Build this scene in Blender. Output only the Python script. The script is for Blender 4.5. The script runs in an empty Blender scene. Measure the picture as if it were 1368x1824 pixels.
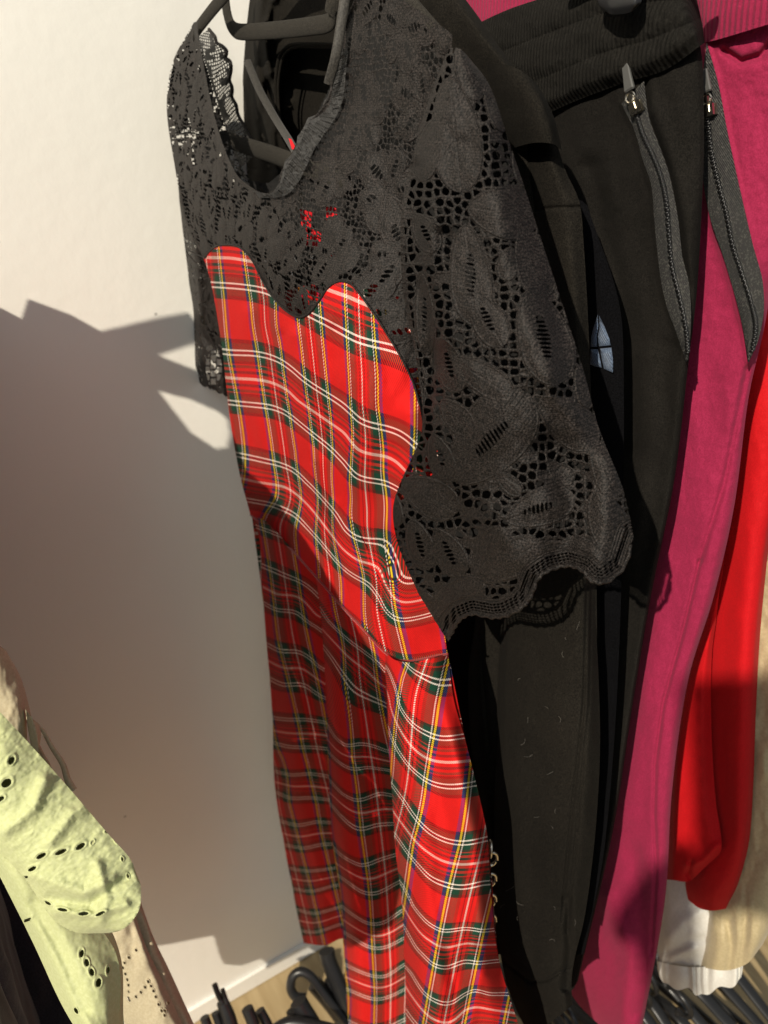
import bpy, math, random
import numpy as np

random.seed(7)
rng = np.random.default_rng(7)
scene = bpy.context.scene

# ------------------------------------------------------------------ camera
F, PW, PH = 1400.0, 1368, 1824            # focal length in photo pixels
_p = math.radians(26.8); _c, _s = math.cos(_p), math.sin(_p)
_a = math.radians(147.0)
FH = np.array([math.cos(_a), math.sin(_a), 0.0])
RT = np.array([math.sin(_a), -math.cos(_a), 0.0])
FW = np.array([FH[0]*_c, FH[1]*_c, -_s])
UP = np.array([FH[0]*_s, FH[1]*_s, _c])
CP = np.array([0.88, -0.29, 1.42])
from mathutils import Matrix, Vector
cam_d = bpy.data.cameras.new("camera"); cam = bpy.data.objects.new("camera", cam_d)
scene.collection.objects.link(cam)
m = Matrix.Identity(4)
for i in range(3):
    m[i][0], m[i][1], m[i][2], m[i][3] = RT[i], UP[i], -FW[i], CP[i]
cam.matrix_world = m
cam_d.sensor_fit = 'VERTICAL'; cam_d.sensor_height = 36.0
cam_d.lens = F / PH * 36.0
cam_d.clip_start = 0.01; cam_d.clip_end = 60
cam_d.dof.use_dof = True; cam_d.dof.focus_distance = 0.52; cam_d.dof.aperture_fstop = 9.5
scene.camera = cam

# ------------------------------------------------------------------ light
world = bpy.data.worlds.new("World"); scene.world = world; world.use_nodes = True
bg = world.node_tree.nodes["Background"]
bg.inputs[0].default_value = (0.86, 0.94, 1.0, 1); bg.inputs[1].default_value = 0.31
SD = np.array([-0.394, 0.724, -0.566]); SD /= np.linalg.norm(SD)
LP = np.array([0.45, 0.0, 1.05]) - SD*6.0
def look(o, d):
    o.rotation_euler = Vector(d).to_track_quat('-Z', 'Y').to_euler()
sl = bpy.data.lights.new("window_sunlight", 'SPOT'); slo = bpy.data.objects.new("window_sunlight", sl)
scene.collection.objects.link(slo); slo.location = LP; look(slo, SD)
sl.energy = 2500; sl.color = (1.0, 0.90, 0.735); sl.shadow_soft_size = 0.03
sl.spot_size = math.radians(34); sl.spot_blend = 0.3
fl = bpy.data.lights.new("soft_fill_light", 'AREA'); flo = bpy.data.objects.new("soft_fill_light", fl)  # added fill lamp, not a fixture; lifts the shade from the shop side
scene.collection.objects.link(flo); flo.location = (2.2, -1.4, 2.7); look(flo, (-1.7, 1.3, -1.6))
fl.shape = 'RECTANGLE'; fl.size = 1.6; fl.size_y = 1.2; fl.energy = 7; fl.color = (1.0, 0.95, 0.88)
kl = bpy.data.lights.new("window_skylight", 'AREA'); klo = bpy.data.objects.new("window_skylight", kl)
scene.collection.objects.link(klo); klo.location = np.array([.45, 0, 1.05])-SD*3.2+np.array([.25, .1, .2]); look(klo, SD)
kl.shape = 'RECTANGLE'; kl.size = 1.5; kl.size_y = 1.3; kl.energy = 10; kl.color = (.72, .86, 1.0)
vs = scene.view_settings
vs.view_transform = 'Standard'; vs.look = 'None'; vs.exposure = 0.0; vs.gamma = 1.0
vs.use_curve_mapping = False

# ------------------------------------------------------------------ maths helpers
def rays(px, py):
    px = np.asarray(px, float); py = np.asarray(py, float)
    return ((px-684)/F)[..., None]*RT + ((912-py)/F)[..., None]*UP + FW
def atY(px, py, Y):
    d = rays(px, py); t = (np.asarray(Y)-CP[1])/d[..., 1]
    return CP + d*t[..., None]
def atX(px, py, X):
    d = rays(px, py); t = (np.asarray(X)-CP[0])/d[..., 0]
    return CP + d*t[..., None]
def atD(px, py, D):
    return CP + rays(px, py)*np.asarray(D)[..., None]

def pchip(t, y, q):
    """monotone cubic; t (K,), y (K,...) -> (len(q),...)"""
    t = np.asarray(t, float); y = np.asarray(y, float); q = np.asarray(q, float)
    h = np.diff(t); sh = (-1,)+(1,)*(y.ndim-1)
    dl = np.diff(y, axis=0)/h.reshape(sh)
    d = np.zeros_like(y)
    if len(t) == 2:
        d[:] = dl[0]
    else:
        w1 = (2*h[1:]+h[:-1]).reshape(sh); w2 = (h[1:]+2*h[:-1]).reshape(sh)
        a, b = dl[:-1], dl[1:]
        same = (a*b) > 0
        with np.errstate(divide='ignore', invalid='ignore'):
            hm = (w1+w2)/(w1/a+w2/b)
        # soften: mix harmonic mean with plain mean so sheets do not terrace
        d[1:-1] = np.where(same, 0.5*hm+0.25*(a+b), 0.25*(a+b))
        d[0] = dl[0]; d[-1] = dl[-1]
    k = np.clip(np.searchsorted(t, q, side='right')-1, 0, len(t)-2)
    hh = h[k].reshape(sh); s = ((q-t[k])/h[k]).reshape(sh)
    h00 = 2*s**3-3*s**2+1; h10 = s**3-2*s**2+s; h01 = -2*s**3+3*s**2; h11 = s**3-s**2
    return h00*y[k]+h10*hh*d[k]+h01*y[k+1]+h11*hh*d[k+1]

def grid(cols, nu, nv, tcol=None):
    """columns of (px,py,depth) control points -> (nv,nu,3)"""
    K = max(len(c) for c in cols)
    rc = []
    for c in cols:
        c = np.asarray(c, float)
        if len(c) != K:
            L = np.r_[0, np.cumsum(np.hypot(*np.diff(c[:, :2], axis=0).T))]; L /= L[-1]
            c = pchip(L, c, np.linspace(0, 1, K))
        rc.append(c)
    rc = np.array(rc)                                   # (C,K,3)
    mean = rc.mean(0); L = np.r_[0, np.cumsum(np.hypot(*np.diff(mean[:, :2], axis=0).T))]; L /= L[-1]
    a = pchip(L, rc.transpose(1, 0, 2), np.linspace(0, 1, nv))      # (nv,C,3)
    if tcol is None: tcol = np.linspace(0, 1, len(cols))
    g = pchip(tcol, a.transpose(1, 0, 2), np.linspace(0, 1, nu))    # (nu,nv,3)
    return g.transpose(1, 0, 2).copy()

def _h(ix, iy, sd):
    n = (ix.astype(np.int64)*374761393 + iy.astype(np.int64)*668265263 + sd*974711) & 0x7fffffff
    n = ((n ^ (n >> 13))*1274126177) & 0x7fffffff
    return ((n ^ (n >> 16)) & 0xffff)/65535.0
def vnoise(x, y, sd=0):
    ix, iy = np.floor(x), np.floor(y); fx, fy = x-ix, y-iy
    fx = fx*fx*(3-2*fx); fy = fy*fy*(3-2*fy)
    a = _h(ix, iy, sd)*(1-fx)+_h(ix+1, iy, sd)*fx
    b = _h(ix, iy+1, sd)*(1-fx)+_h(ix+1, iy+1, sd)*fx
    return (a*(1-fy)+b*fy)*2-1
def fbm(x, y, sd=0, o=3):
    r = 0; amp = 1
    for i in range(o):
        r = r+amp*vnoise(x, y, sd+i*17); x = x*2.03; y = y*2.03; amp *= .5
    return r

def pdist(px, py, line):
    """distance to polyline, signed side (+ = right of travel in image space)"""
    best = np.full(px.shape, 1e9); sg = np.zeros(px.shape)
    line = np.asarray(line, float)
    for (x0, y0), (x1, y1) in zip(line[:-1, :2], line[1:, :2]):
        dx, dy = x1-x0, y1-y0; l2 = dx*dx+dy*dy+1e-9
        t = np.clip(((px-x0)*dx+(py-y0)*dy)/l2, 0, 1)
        ex, ey = px-(x0+t*dx), py-(y0+t*dy)
        d = np.hypot(ex, ey); s = np.sign(dx*ey-dy*ex)
        mm = d < best; best = np.where(mm, d, best); sg = np.where(mm, s, sg)
    return best, -sg
def ridge(G, line, w, amp, side=0.0):
    """push a fold line toward the viewer by amp cm; side != 0 makes it a step"""
    d, s = pdist(G[..., 0], G[..., 1], line)
    e = np.exp(-(d/w)**2)
    if side: G[..., 2] -= amp*np.tanh(s*d/(w*.35))*np.exp(-(d/(w*2.2))**2)
    else: G[..., 2] -= amp*e
def inpoly(px, py, poly):
    poly = np.asarray(poly, float); r = np.zeros(px.shape, bool)
    x0, y0 = poly[-1]
    for x1, y1 in poly:
        c = ((y1 > py) != (y0 > py))
        with np.errstate(divide='ignore', invalid='ignore'):
            xi = (x0-x1)*(py-y1)/(y0-y1+1e-12)+x1
        r ^= c & (px < xi)
        x0, y0 = x1, y1
    return r
def smoothpoly(pts, n=8):
    p = np.asarray(pts, float); N = len(p); out = []
    for i in range(N):
        p0, p1, p2, p3 = p[i-1], p[i], p[(i+1) % N], p[(i+2) % N]
        for t in np.linspace(0, 1, n, endpoint=False):
            out.append(.5*((2*p1)+(-p0+p2)*t+(2*p0-5*p1+4*p2-p3)*t*t+(-p0+3*p1-3*p2+p3)*t**3))
    return np.array(out)
class TPS:
    def __init__(s, pts, v, lam=1.0):
        p = np.asarray(pts, float)/100; v = np.asarray(v, float); n = len(p); s.p = p
        r2 = ((p[:, None]-p[None])**2).sum(-1); K = .5*r2*np.log(r2+1e-9)
        A = np.zeros((n+3, n+3)); A[:n, :n] = K+lam*1e-2*np.eye(n)
        A[:n, n] = 1; A[:n, n+1:] = p; A[n, :n] = 1; A[n+1:, :n] = p.T
        s.w = np.linalg.solve(A, np.r_[v, 0, 0, 0])
    def __call__(s, px, py):
        x = px/100; y = py/100; n = len(s.p); r = s.w[n]+s.w[n+1]*x+s.w[n+2]*y
        for i in range(n):
            r2 = (x-s.p[i, 0])**2+(y-s.p[i, 1])**2
            r = r+s.w[i]*.5*r2*np.log(r2+1e-9)
        return r

# ------------------------------------------------------------------ mesh helpers
class Mesh:
    def __init__(s): s.v = []; s.f = []; s.uv = []; s.mi = []; s.n = 0
    def add(s, v, f, uv=None, mi=0):
        v = np.asarray(v, float).reshape(-1, 3); f = np.asarray(f, np.int64)
        if len(f) == 0: return
        s.v.append(v); s.f.append(f+s.n); s.n += len(v)
        s.uv.append(np.zeros((len(v), 2)) if uv is None else np.asarray(uv, float).reshape(-1, 2))
        s.mi.append(np.full(len(f), mi))
    def sheet(s, P, mask=None, uv=None, mi=0, flip=False):
        nv, nu = P.shape[:2]
        i = np.arange(nv*nu).reshape(nv, nu)
        q = np.stack([i[:-1, :-1], i[1:, :-1], i[1:, 1:], i[:-1, 1:]], -1)
        if flip: q = q[..., ::-1]
        q = q[mask] if mask is not None else q.reshape(-1, 4)
        if uv is None: uv = np.stack([P[..., 0], P[..., 2]], -1)
        used = np.unique(q); re = np.zeros(nv*nu, np.int64); re[used] = np.arange(len(used))
        s.add(P.reshape(-1, 3)[used], re[q], uv.reshape(-1, 2)[used], mi)
    def tube(s, pts, r, seg=8, mi=0, closed=False, flat=None):
        pts = np.asarray(pts, float); n = len(pts)
        r = np.broadcast_to(np.asarray(r, float), (n,))
        T = np.gradient(pts, axis=0) if not closed else np.roll(pts, -1, 0)-np.roll(pts, 1, 0)
        T /= np.linalg.norm(T, axis=1)[:, None]+1e-12
        up = np.array([0.13, 0.31, 0.94]) if flat is None else np.asarray(flat, float)
        A = np.cross(T, up); A /= np.linalg.norm(A, axis=1)[:, None]+1e-12
        B = np.cross(A, T)
        a = np.linspace(0, 2*np.pi, seg, endpoint=False)
        asp = 1.0 if flat is None else 0.35
        V = pts[:, None]+r[:, None, None]*(np.cos(a)[None, :, None]*A[:, None]*asp+np.sin(a)[None, :, None]*B[:, None])
        i = np.arange(n*seg).reshape(n, seg)
        if closed: i = np.vstack([i, i[:1]])
        j = np.roll(i, -1, 1)
        q = np.stack([i[:-1], j[:-1], j[1:], i[1:]], -1).reshape(-1, 4)
        L = np.r_[0, np.cumsum(np.linalg.norm(np.diff(pts, axis=0), axis=1))]
        uv = np.stack(np.broadcast_arrays(a[None, :]*r[:, None], L[:, None]), -1)
        s.add(V.reshape(-1, 3), q, uv, mi)
        if not closed:
            for e, sgn in ((0, 1), (n-1, -1)):
                ring = V[e]; c = ring.mean(0)
                k = np.arange(seg); fc = np.stack([np.full(seg, seg), k, (k+1) % seg, (k+1) % seg], -1)
                # cap as degenerate-free triangles
                s.addtri(np.vstack([ring, c]), fc[:, :3], mi)
    def addtri(s, v, t, mi=0):
        v = np.asarray(v, float)
        t = np.asarray(t); mids = []
        # triangles are stored as quads with a midpoint so that one array type is enough
        nv = len(v); out = []; vv = list(v)
        for a, b, c in t:
            mpt = (v[b]+v[c])/2; vv.append(mpt); out.append((a, b, len(vv)-1, c))
        s.add(np.array(vv), np.array(out), None, mi)
    def box(s, c, ax, ay, az, mi=0):
        c, ax, ay, az = (np.asarray(k, float) for k in (c, ax, ay, az))
        v = np.array([c+i*ax+j*ay+k*az for i in (-1, 1) for j in (-1, 1) for k in (-1, 1)])
        f = [(0, 1, 3, 2), (4, 6, 7, 5), (0, 4, 5, 1), (2, 3, 7, 6), (0, 2, 6, 4), (1, 5, 7, 3)]
        s.add(v, f, None, mi)
    def build(s, name, mats, parent=None, smooth=True):
        v = np.vstack(s.v); f = np.vstack(s.f); uv = np.vstack(s.uv); mi = np.concatenate(s.mi)
        me = bpy.data.meshes.new(name)
        me.vertices.add(len(v))
        org = np.zeros(3)
        if parent is not None: org = np.array(parent.get('_o', (0, 0, 0)))
        me.vertices.foreach_set('co', (v-org).ravel())
        me.loops.add(f.size); me.loops.foreach_set('vertex_index', f.ravel())
        me.polygons.add(len(f))
        me.polygons.foreach_set('loop_start', np.arange(0, f.size, 4))
        me.polygons.foreach_set('material_index', mi.astype(np.int32))
        me.polygons.foreach_set('use_smooth', np.full(len(f), smooth))
        ul = me.uv_layers.new(name='UVMap')
        ul.data.foreach_set('uv', uv[f.ravel()].ravel())
        me.update(calc_edges=True); me.validate()
        for mt in (mats if isinstance(mats, (list, tuple)) else [mats]): me.materials.append(mt)
        o = bpy.data.objects.new(name, me); scene.collection.objects.link(o)
        if parent is not None: o.parent = parent; o['_o'] = tuple(float(k) for k in org)
        return o
def thing(name, label, cat, loc=(0, 0, 0), group=None):
    o = bpy.data.objects.new(name, None); scene.collection.objects.link(o)
    o.location = loc; o['_o'] = tuple(float(k) for k in loc); o.empty_display_size = .05
    o['label'] = label; o['category'] = cat
    if group: o['group'] = group
    return o
BD = np.array([-.8, .6, 0.0])
def backshift(P, T, axis=1):
    """rear sheet of a hanging tube: same outline, lens-shaped depth T"""
    nu = P.shape[1]; u = np.linspace(0, 1, nu)
    return P+(T*np.sqrt(np.sin(np.pi*u).clip(0)))[None, :, None]*BD
def cloth(M, cols, nu, nv, T=.02, ridges=(), noise=(0.15, 60), mode='Y', base=0.0, mask=None, mi=0, sd=1, tcol=None, back=True, fine=0.0):
    G = grid(cols, nu, nv, tcol)
    for r in ridges: ridge(G, *r)
    if noise: G[..., 2] += noise[0]*fbm(G[..., 0]/noise[1], G[..., 1]/(noise[1]*2.2), sd)
    if fine: G[..., 2] += fine*fbm(G[..., 0]/13+G[..., 1]/31, G[..., 1]/15-G[..., 0]/60, sd+7)
    P = atY(G[..., 0], G[..., 1], base+G[..., 2]/100) if mode == 'Y' else atD(G[..., 0], G[..., 1], base+G[..., 2]/100)
    mk = None
    if mask is not None:
        cx = (G[:-1, :-1]+G[1:, 1:])/2
        mk = mask(cx[..., 0], cx[..., 1])
    M.sheet(P, mk, mi=mi)
    if back:
        S = P[::4, ::4] if nu > 60 else P
        if mode == 'Y': Q = backshift(S, T)
        else:
            u = np.linspace(0, 1, S.shape[1]); Q = S+(T*np.sqrt(np.sin(np.pi*u).clip(0)))[None, :, None]*(S-CP)/np.linalg.norm(S-CP, axis=-1, keepdims=True)
        M.sheet(Q, flip=True, mi=mi)
    return G, P

# ------------------------------------------------------------------ materials
def newmat(name):
    mt = bpy.data.materials.new(name); mt.use_nodes = True
    nt = mt.node_tree; b = nt.nodes['Principled BSDF']
    return mt, nt, b
def N(nt, t, **kw):
    n = nt.nodes.new(t)
    for k, v in kw.items(): setattr(n, k, v)
    return n
def fabric(name, col, col2=None, rough=.9, sheen=.25, speck=900., weave=0.0, bump=.25, ribs=0.0, blot=.15, sheen_tint=None, spec=.25, aniso=None):
    mt, nt, b = newmat(name); L = nt.links
    uv = N(nt, 'ShaderNodeUVMap')
    co = N(nt, 'ShaderNodeTexCoord')
    n1 = N(nt, 'ShaderNodeTexNoise'); n1.inputs['Scale'].default_value = speck; n1.inputs['Detail'].default_value = 2
    L.new(co.outputs['Object'], n1.inputs['Vector'])
    n2 = N(nt, 'ShaderNodeTexNoise'); n2.inputs['Scale'].default_value = 9; n2.inputs['Detail'].default_value = 3
    L.new(co.outputs['Object'], n2.inputs['Vector'])
    col2 = col2 or tuple(min(1, c*1.7) for c in col)
    r = N(nt, 'ShaderNodeValToRGB'); r.color_ramp.elements[0].position = .38; r.color_ramp.elements[1].position = .66
    r.color_ramp.elements[0].color = (*col, 1); r.color_ramp.elements[1].color = (*col2, 1)
    L.new(n1.outputs['Fac'], r.inputs['Fac'])
    mx = N(nt, 'ShaderNodeMix', data_type='RGBA', blend_type='MULTIPLY'); mx.inputs[0].default_value = 1
    mr = N(nt, 'ShaderNodeMapRange'); mr.inputs['From Min'].default_value = .3; mr.inputs['From Max'].default_value = .7
    mr.inputs['To Min'].default_value = 1-blot; mr.inputs['To Max'].default_value = 1+blot*.5
    L.new(n2.outputs['Fac'], mr.inputs['Value'])
    L.new(r.outputs['Color'], mx.inputs[6]); L.new(mr.outputs['Result'], mx.inputs[7])
    L.new(mx.outputs[2], b.inputs['Base Color'])
    b.inputs['Roughness'].default_value = rough; b.inputs['Specular IOR Level'].default_value = spec
    b.inputs['Sheen Weight'].default_value = sheen; b.inputs['Sheen Roughness'].default_value = .5
    if sheen_tint: b.inputs['Sheen Tint'].default_value = (*sheen_tint, 1)
    h = n1.outputs['Fac']
    if ribs:
        w = N(nt, 'ShaderNodeTexWave'); w.inputs['Scale'].default_value = ribs; w.bands_direction = 'X'; w.inputs['Distortion'].default_value = .6
        w.inputs['Detail Scale'].default_value = .3
        L.new(uv.outputs['UV'], w.inputs['Vector'])
        ad = N(nt, 'ShaderNodeMath', operation='MULTIPLY_ADD'); ad.inputs[1].default_value = 1.6
        L.new(w.outputs['Fac'], ad.inputs[0]); L.new(n1.outputs['Fac'], ad.inputs[2]); h = ad.outputs[0]
    if weave:
        w = N(nt, 'ShaderNodeTexWave'); w.inputs['Scale'].default_value = weave; w.bands_direction = 'DIAGONAL'
        L.new(uv.outputs['UV'], w.inputs['Vector'])
        ad = N(nt, 'ShaderNodeMath', operation='ADD'); L.new(w.outputs['Fac'], ad.inputs[0]); L.new(h, ad.inputs[1]); h = ad.outputs[0]
    bp = N(nt, 'ShaderNodeBump'); bp.inputs['Strength'].default_value = bump; bp.inputs['Distance'].default_value = .0006
    L.new(h, bp.inputs['Height']); L.new(bp.outputs['Normal'], b.inputs['Normal'])
    return mt
def plain(name, col, rough=.5, metal=0.0, spec=.5):
    mt, nt, b = newmat(name)
    n1 = N(nt, 'ShaderNodeTexNoise'); n1.inputs['Scale'].default_value = 60; n1.inputs['Detail'].default_value = 3
    co = N(nt, 'ShaderNodeTexCoord'); nt.links.new(co.outputs['Object'], n1.inputs['Vector'])
    mr = N(nt, 'ShaderNodeMapRange'); mr.inputs['To Min'].default_value = rough*.75; mr.inputs['To Max'].default_value = min(1, rough*1.25)
    nt.links.new(n1.outputs['Fac'], mr.inputs['Value']); nt.links.new(mr.outputs['Result'], b.inputs['Roughness'])
    b.inputs['Base Color'].default_value = (*col, 1); b.inputs['Metallic'].default_value = metal
    b.inputs['Specular IOR Level'].default_value = spec
    return mt
def tartan(name):
    mt, nt, b = newmat(name); L = nt.links
    uv = N(nt, 'ShaderNodeUVMap'); sp = N(nt, 'ShaderNodeSeparateXYZ'); L.new(uv.outputs['UV'], sp.inputs[0])
    R = (.50, .006, .005); G = (.003, .026, .014); W = (.70, .64, .58); Y = (.85, .58, .02); K = (.012, .010, .012); B = (.035, .03, .16); D = (.035, .004, .004); E = (.16, .020, .010); H = (.006, .050, .028)
    warp = [(0, W), (.018, R), (.075, D), (.105, R), (.18, E), (.255, H), (.40, G), (.43, W), (.462, K), (.50, Y), (.55, K), (.565, B), (.645, R)]
    R2 = R; R = (.60, .008, .006)
    warp = [(p_, R if c_ is R2 else c_) for p_, c_ in warp]; R = (.44, .005, .005)
    weft = [(0, (.66, .40, .36)), (.026, R), (.09, K), (.145, R), (.20, G), (.255, R), (.275, D), (.325, G), (.425, W), (.453, K), (.507, W), (.535, G), (.64, D), (.70, R)]
    def ramp(axis, st):
        # distance to the nearest whole number, times two
        a = N(nt, 'ShaderNodeMath', operation='PINGPONG'); a.inputs[1].default_value = .5; L.new(sp.outputs[axis], a.inputs[0])
        m2 = N(nt, 'ShaderNodeMath', operation='MULTIPLY'); m2.inputs[1].default_value = 2; L.new(a.outputs[0], m2.inputs[0])
        r = N(nt, 'ShaderNodeValToRGB'); cr = r.color_ramp; cr.interpolation = 'CONSTANT'
        cr.elements[0].position = 0; cr.elements[0].color = (*st[0][1], 1)
        cr.elements[1].position = st[1][0]; cr.elements[1].color = (*st[1][1], 1)
        for p, c in st[2:]:
            e = cr.elements.new(p); e.color = (*c, 1)
        L.new(m2.outputs[0], r.inputs['Fac']); return r
    ru, rv = ramp(0, warp), ramp(1, weft)
    # twill: diagonal ribs decide whether warp or weft lies on top
    sm = N(nt, 'ShaderNodeMath', operation='ADD'); L.new(sp.outputs[0], sm.inputs[0]); L.new(sp.outputs[1], sm.inputs[1])
    fr = N(nt, 'ShaderNodeMath', operation='MULTIPLY'); fr.inputs[1].default_value = 2*math.pi*46; L.new(sm.outputs[0], fr.inputs[0])
    sn = N(nt, 'ShaderNodeMath', operation='SINE'); L.new(fr.outputs[0], sn.inputs[0])
    mr = N(nt, 'ShaderNodeMapRange'); mr.inputs['From Min'].default_value = -.45; mr.inputs['From Max'].default_value = .45
    mr.inputs['To Min'].default_value = .20; mr.inputs['To Max'].default_value = .98
    L.new(sn.outputs[0], mr.inputs['Value'])
    mx = N(nt, 'ShaderNodeMix', data_type='RGBA'); L.new(mr.outputs['Result'], mx.inputs[0])
    L.new(ru.outputs['Color'], mx.inputs[6]); L.new(rv.outputs['Color'], mx.inputs[7])
    co = N(nt, 'ShaderNodeTexCoord')
    n = N(nt, 'ShaderNodeTexNoise'); n.inputs['Scale'].default_value = 700; L.new(co.outputs['Object'], n.inputs['Vector'])
    m3 = N(nt, 'ShaderNodeMapRange'); m3.inputs['To Min'].default_value = .80; m3.inputs['To Max'].default_value = 1.15; L.new(n.outputs['Fac'], m3.inputs['Value'])
    mm = N(nt, 'ShaderNodeMix', data_type='RGBA', blend_type='MULTIPLY'); mm.inputs[0].default_value = 1
    L.new(mx.outputs[2], mm.inputs[6]); L.new(m3.outputs['Result'], mm.inputs[7]); L.new(mm.outputs[2], b.inputs['Base Color'])
    b.inputs['Roughness'].default_value = .85; b.inputs['Sheen Weight'].default_value = .0; b.inputs['Specular IOR Level'].default_value = .2
    bp = N(nt, 'ShaderNodeBump'); bp.inputs['Strength'].default_value = .25; bp.inputs['Distance'].default_value = .0003
    L.new(sn.outputs[0], bp.inputs['Height']); L.new(bp.outputs['Normal'], b.inputs['Normal'])
    return mt
def wallmat():
    mt, nt, b = newmat('white_wall_paint'); L = nt.links
    co = N(nt, 'ShaderNodeTexCoord')
    n = N(nt, 'ShaderNodeTexNoise'); n.inputs['Scale'].default_value = 55; n.inputs['Detail'].default_value = 6; L.new(co.outputs['Object'], n.inputs['Vector'])
    n2 = N(nt, 'ShaderNodeTexNoise'); n2.inputs['Scale'].default_value = 3.0; n2.inputs['Detail'].default_value = 4; L.new(co.outputs['Object'], n2.inputs['Vector'])
    r = N(nt, 'ShaderNodeValToRGB'); r.color_ramp.elements[0].position = .3; r.color_ramp.elements[0].color = (.79, .775, .725, 1)
    r.color_ramp.elements[1].position = .65; r.color_ramp.elements[1].color = (.84, .825, .775, 1)
    L.new(n2.outputs['Fac'], r.inputs['Fac'])
    # small scuffs and knocks
    v = N(nt, 'ShaderNodeTexVoronoi'); v.inputs['Scale'].default_value = 13; L.new(co.outputs['Object'], v.inputs['Vector'])
    v.inputs['Randomness'].default_value = 1
    mr = N(nt, 'ShaderNodeMapRange'); mr.inputs['From Min'].default_value = .018; mr.inputs['From Max'].default_value = .034
    mr.inputs['To Min'].default_value = .55; mr.inputs['To Max'].default_value = 1; L.new(v.outputs['Distance'], mr.inputs['Value'])
    mm = N(nt, 'ShaderNodeMix', data_type='RGBA', blend_type='MULTIPLY'); mm.inputs[0].default_value = 1
    L.new(r.outputs['Color'], mm.inputs[6]); L.new(mr.outputs['Result'], mm.inputs[7]); L.new(mm.outputs[2], b.inputs['Base Color'])
    b.inputs['Roughness'].default_value = .42; b.inputs['Specular IOR Level'].default_value = .4
    bp = N(nt, 'ShaderNodeBump'); bp.inputs['Strength'].default_value = .22; bp.inputs['Distance'].default_value = .002
    L.new(n.outputs['Fac'], bp.inputs['Height']); L.new(bp.outputs['Normal'], b.inputs['Normal'])
    return mt
def floormat():
    mt, nt, b = newmat('beige_floor'); L = nt.links
    co = N(nt, 'ShaderNodeTexCoord'); mp = N(nt, 'ShaderNodeMapping'); mp.inputs['Scale'].default_value = (1, 9, 1)
    L.new(co.outputs['Object'], mp.inputs[0])
    n = N(nt, 'ShaderNodeTexNoise'); n.inputs['Scale'].default_value = 6; n.inputs['Detail'].default_value = 6; L.new(mp.outputs[0], n.inputs['Vector'])
    r = N(nt, 'ShaderNodeValToRGB'); r.color_ramp.elements[0].position = .3; r.color_ramp.elements[0].color = (.30, .215, .105, 1)
    r.color_ramp.elements[1].position = .7; r.color_ramp.elements[1].color = (.42, .32, .175, 1)
    L.new(n.outputs['Fac'], r.inputs['Fac']); L.new(r.outputs['Color'], b.inputs['Base Color'])
    b.inputs['Roughness'].default_value = .55
    return mt
M_wall, M_floor = wallmat(), floormat()
M_tart = tartan('red_tartan_twill')
M_lace = fabric('black_lace', (.0015, .0013, .0012), (.021, .0168, .0152), rough=.62, sheen=.0, speck=1150, bump=.8, blot=.3, spec=.22)
_nt = M_lace.node_tree; _v = _nt.nodes.new('ShaderNodeTexVoronoi'); _v.inputs['Scale'].default_value = 760; _v.inputs['Randomness'].default_value = .35
_uv = _nt.nodes.new('ShaderNodeUVMap'); _nt.links.new(_uv.outputs['UV'], _v.inputs['Vector'])
_mr = _nt.nodes.new('ShaderNodeMapRange'); _mr.inputs['From Min'].default_value = .12; _mr.inputs['From Max'].default_value = .55; _mr.inputs['To Min'].default_value = .12; _mr.inputs['To Max'].default_value = 1.9
_nt.links.new(_v.outputs['Distance'], _mr.inputs['Value'])
_mx = _nt.nodes.new('ShaderNodeMix'); _mx.data_type = 'RGBA'; _mx.blend_type = 'MULTIPLY'; _mx.inputs[0].default_value = 1
_b = _nt.nodes['Principled BSDF']; _old = _b.inputs['Base Color'].links[0].from_socket
_nt.links.new(_old, _mx.inputs[6]); _nt.links.new(_mr.outputs['Result'], _mx.inputs[7]); _nt.links.new(_mx.outputs[2], _b.inputs['Base Color'])
M_lacedark = fabric('black_lace_inside', (.004, .004, .004), (.010, .009, .009), rough=.9, sheen=0)
M_net = fabric('black_net_trim', (.004, .004, .0042), (.028, .0265, .0265), rough=.6, sheen=.0, speck=1300, bump=.8, spec=.5)
M_jersey = fabric('black_jersey', (.0048, .0042, .0034), (.0165, .0142, .0112), rough=.95, sheen=.0, spec=.10, speck=1300, bump=.5, blot=.3, sheen_tint=(.9, .8, .65))
M_jersey2 = fabric('black_fleece_jersey', (.0048, .0043, .0037), (.0152, .0135, .0115), rough=.95, sheen=.0, spec=.10, speck=1500, bump=.45, blot=.3, sheen_tint=(.9, .8, .7))
M_rib = fabric('black_ribbed_jersey', (.005, .0046, .004), (.016, .0146, .0125), rough=.95, sheen=.0, spec=.10, speck=1400, bump=.8, ribs=95, blot=.2)
M_tee = fabric('shaded_black_cotton', (.0015, .0015, .002), (.004, .004, .005), rough=.95, sheen=0, speck=1100, spec=.06)  # pushed to near-black: shade between the garments is put into the colour
M_pink = fabric('crimson_jersey', (.225, .009, .042), (.285, .014, .058), rough=.9, sheen=.06, speck=1100, bump=.3, blot=.10, sheen_tint=(1, .5, .7))
M_pinkrib = fabric('crimson_rib', (.215, .009, .040), (.275, .013, .054), rough=.9, sheen=.06, speck=1100, ribs=80, bump=.9, blot=.1, sheen_tint=(1, .5, .7))
M_red = fabric('red_velour', (.42, .0012, .004), (.50, .002, .006), rough=.8, sheen=.05, speck=900, bump=.25, blot=.10, sheen_tint=(1, .2, .2))
M_zip = fabric('black_zip_tape', (.002, .002, .002), (.024, .0225, .020), rough=.6, sheen=0, speck=850, weave=420, bump=.6, spec=.4)
for n_ in M_zip.node_tree.nodes:
    if n_.type == 'VALTORGB': n_.color_ramp.elements[1].position = .72; n_.color_ramp.elements[0].position = .50; n_.color_ramp.elements[1].color = (.075, .07, .062, 1)
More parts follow.
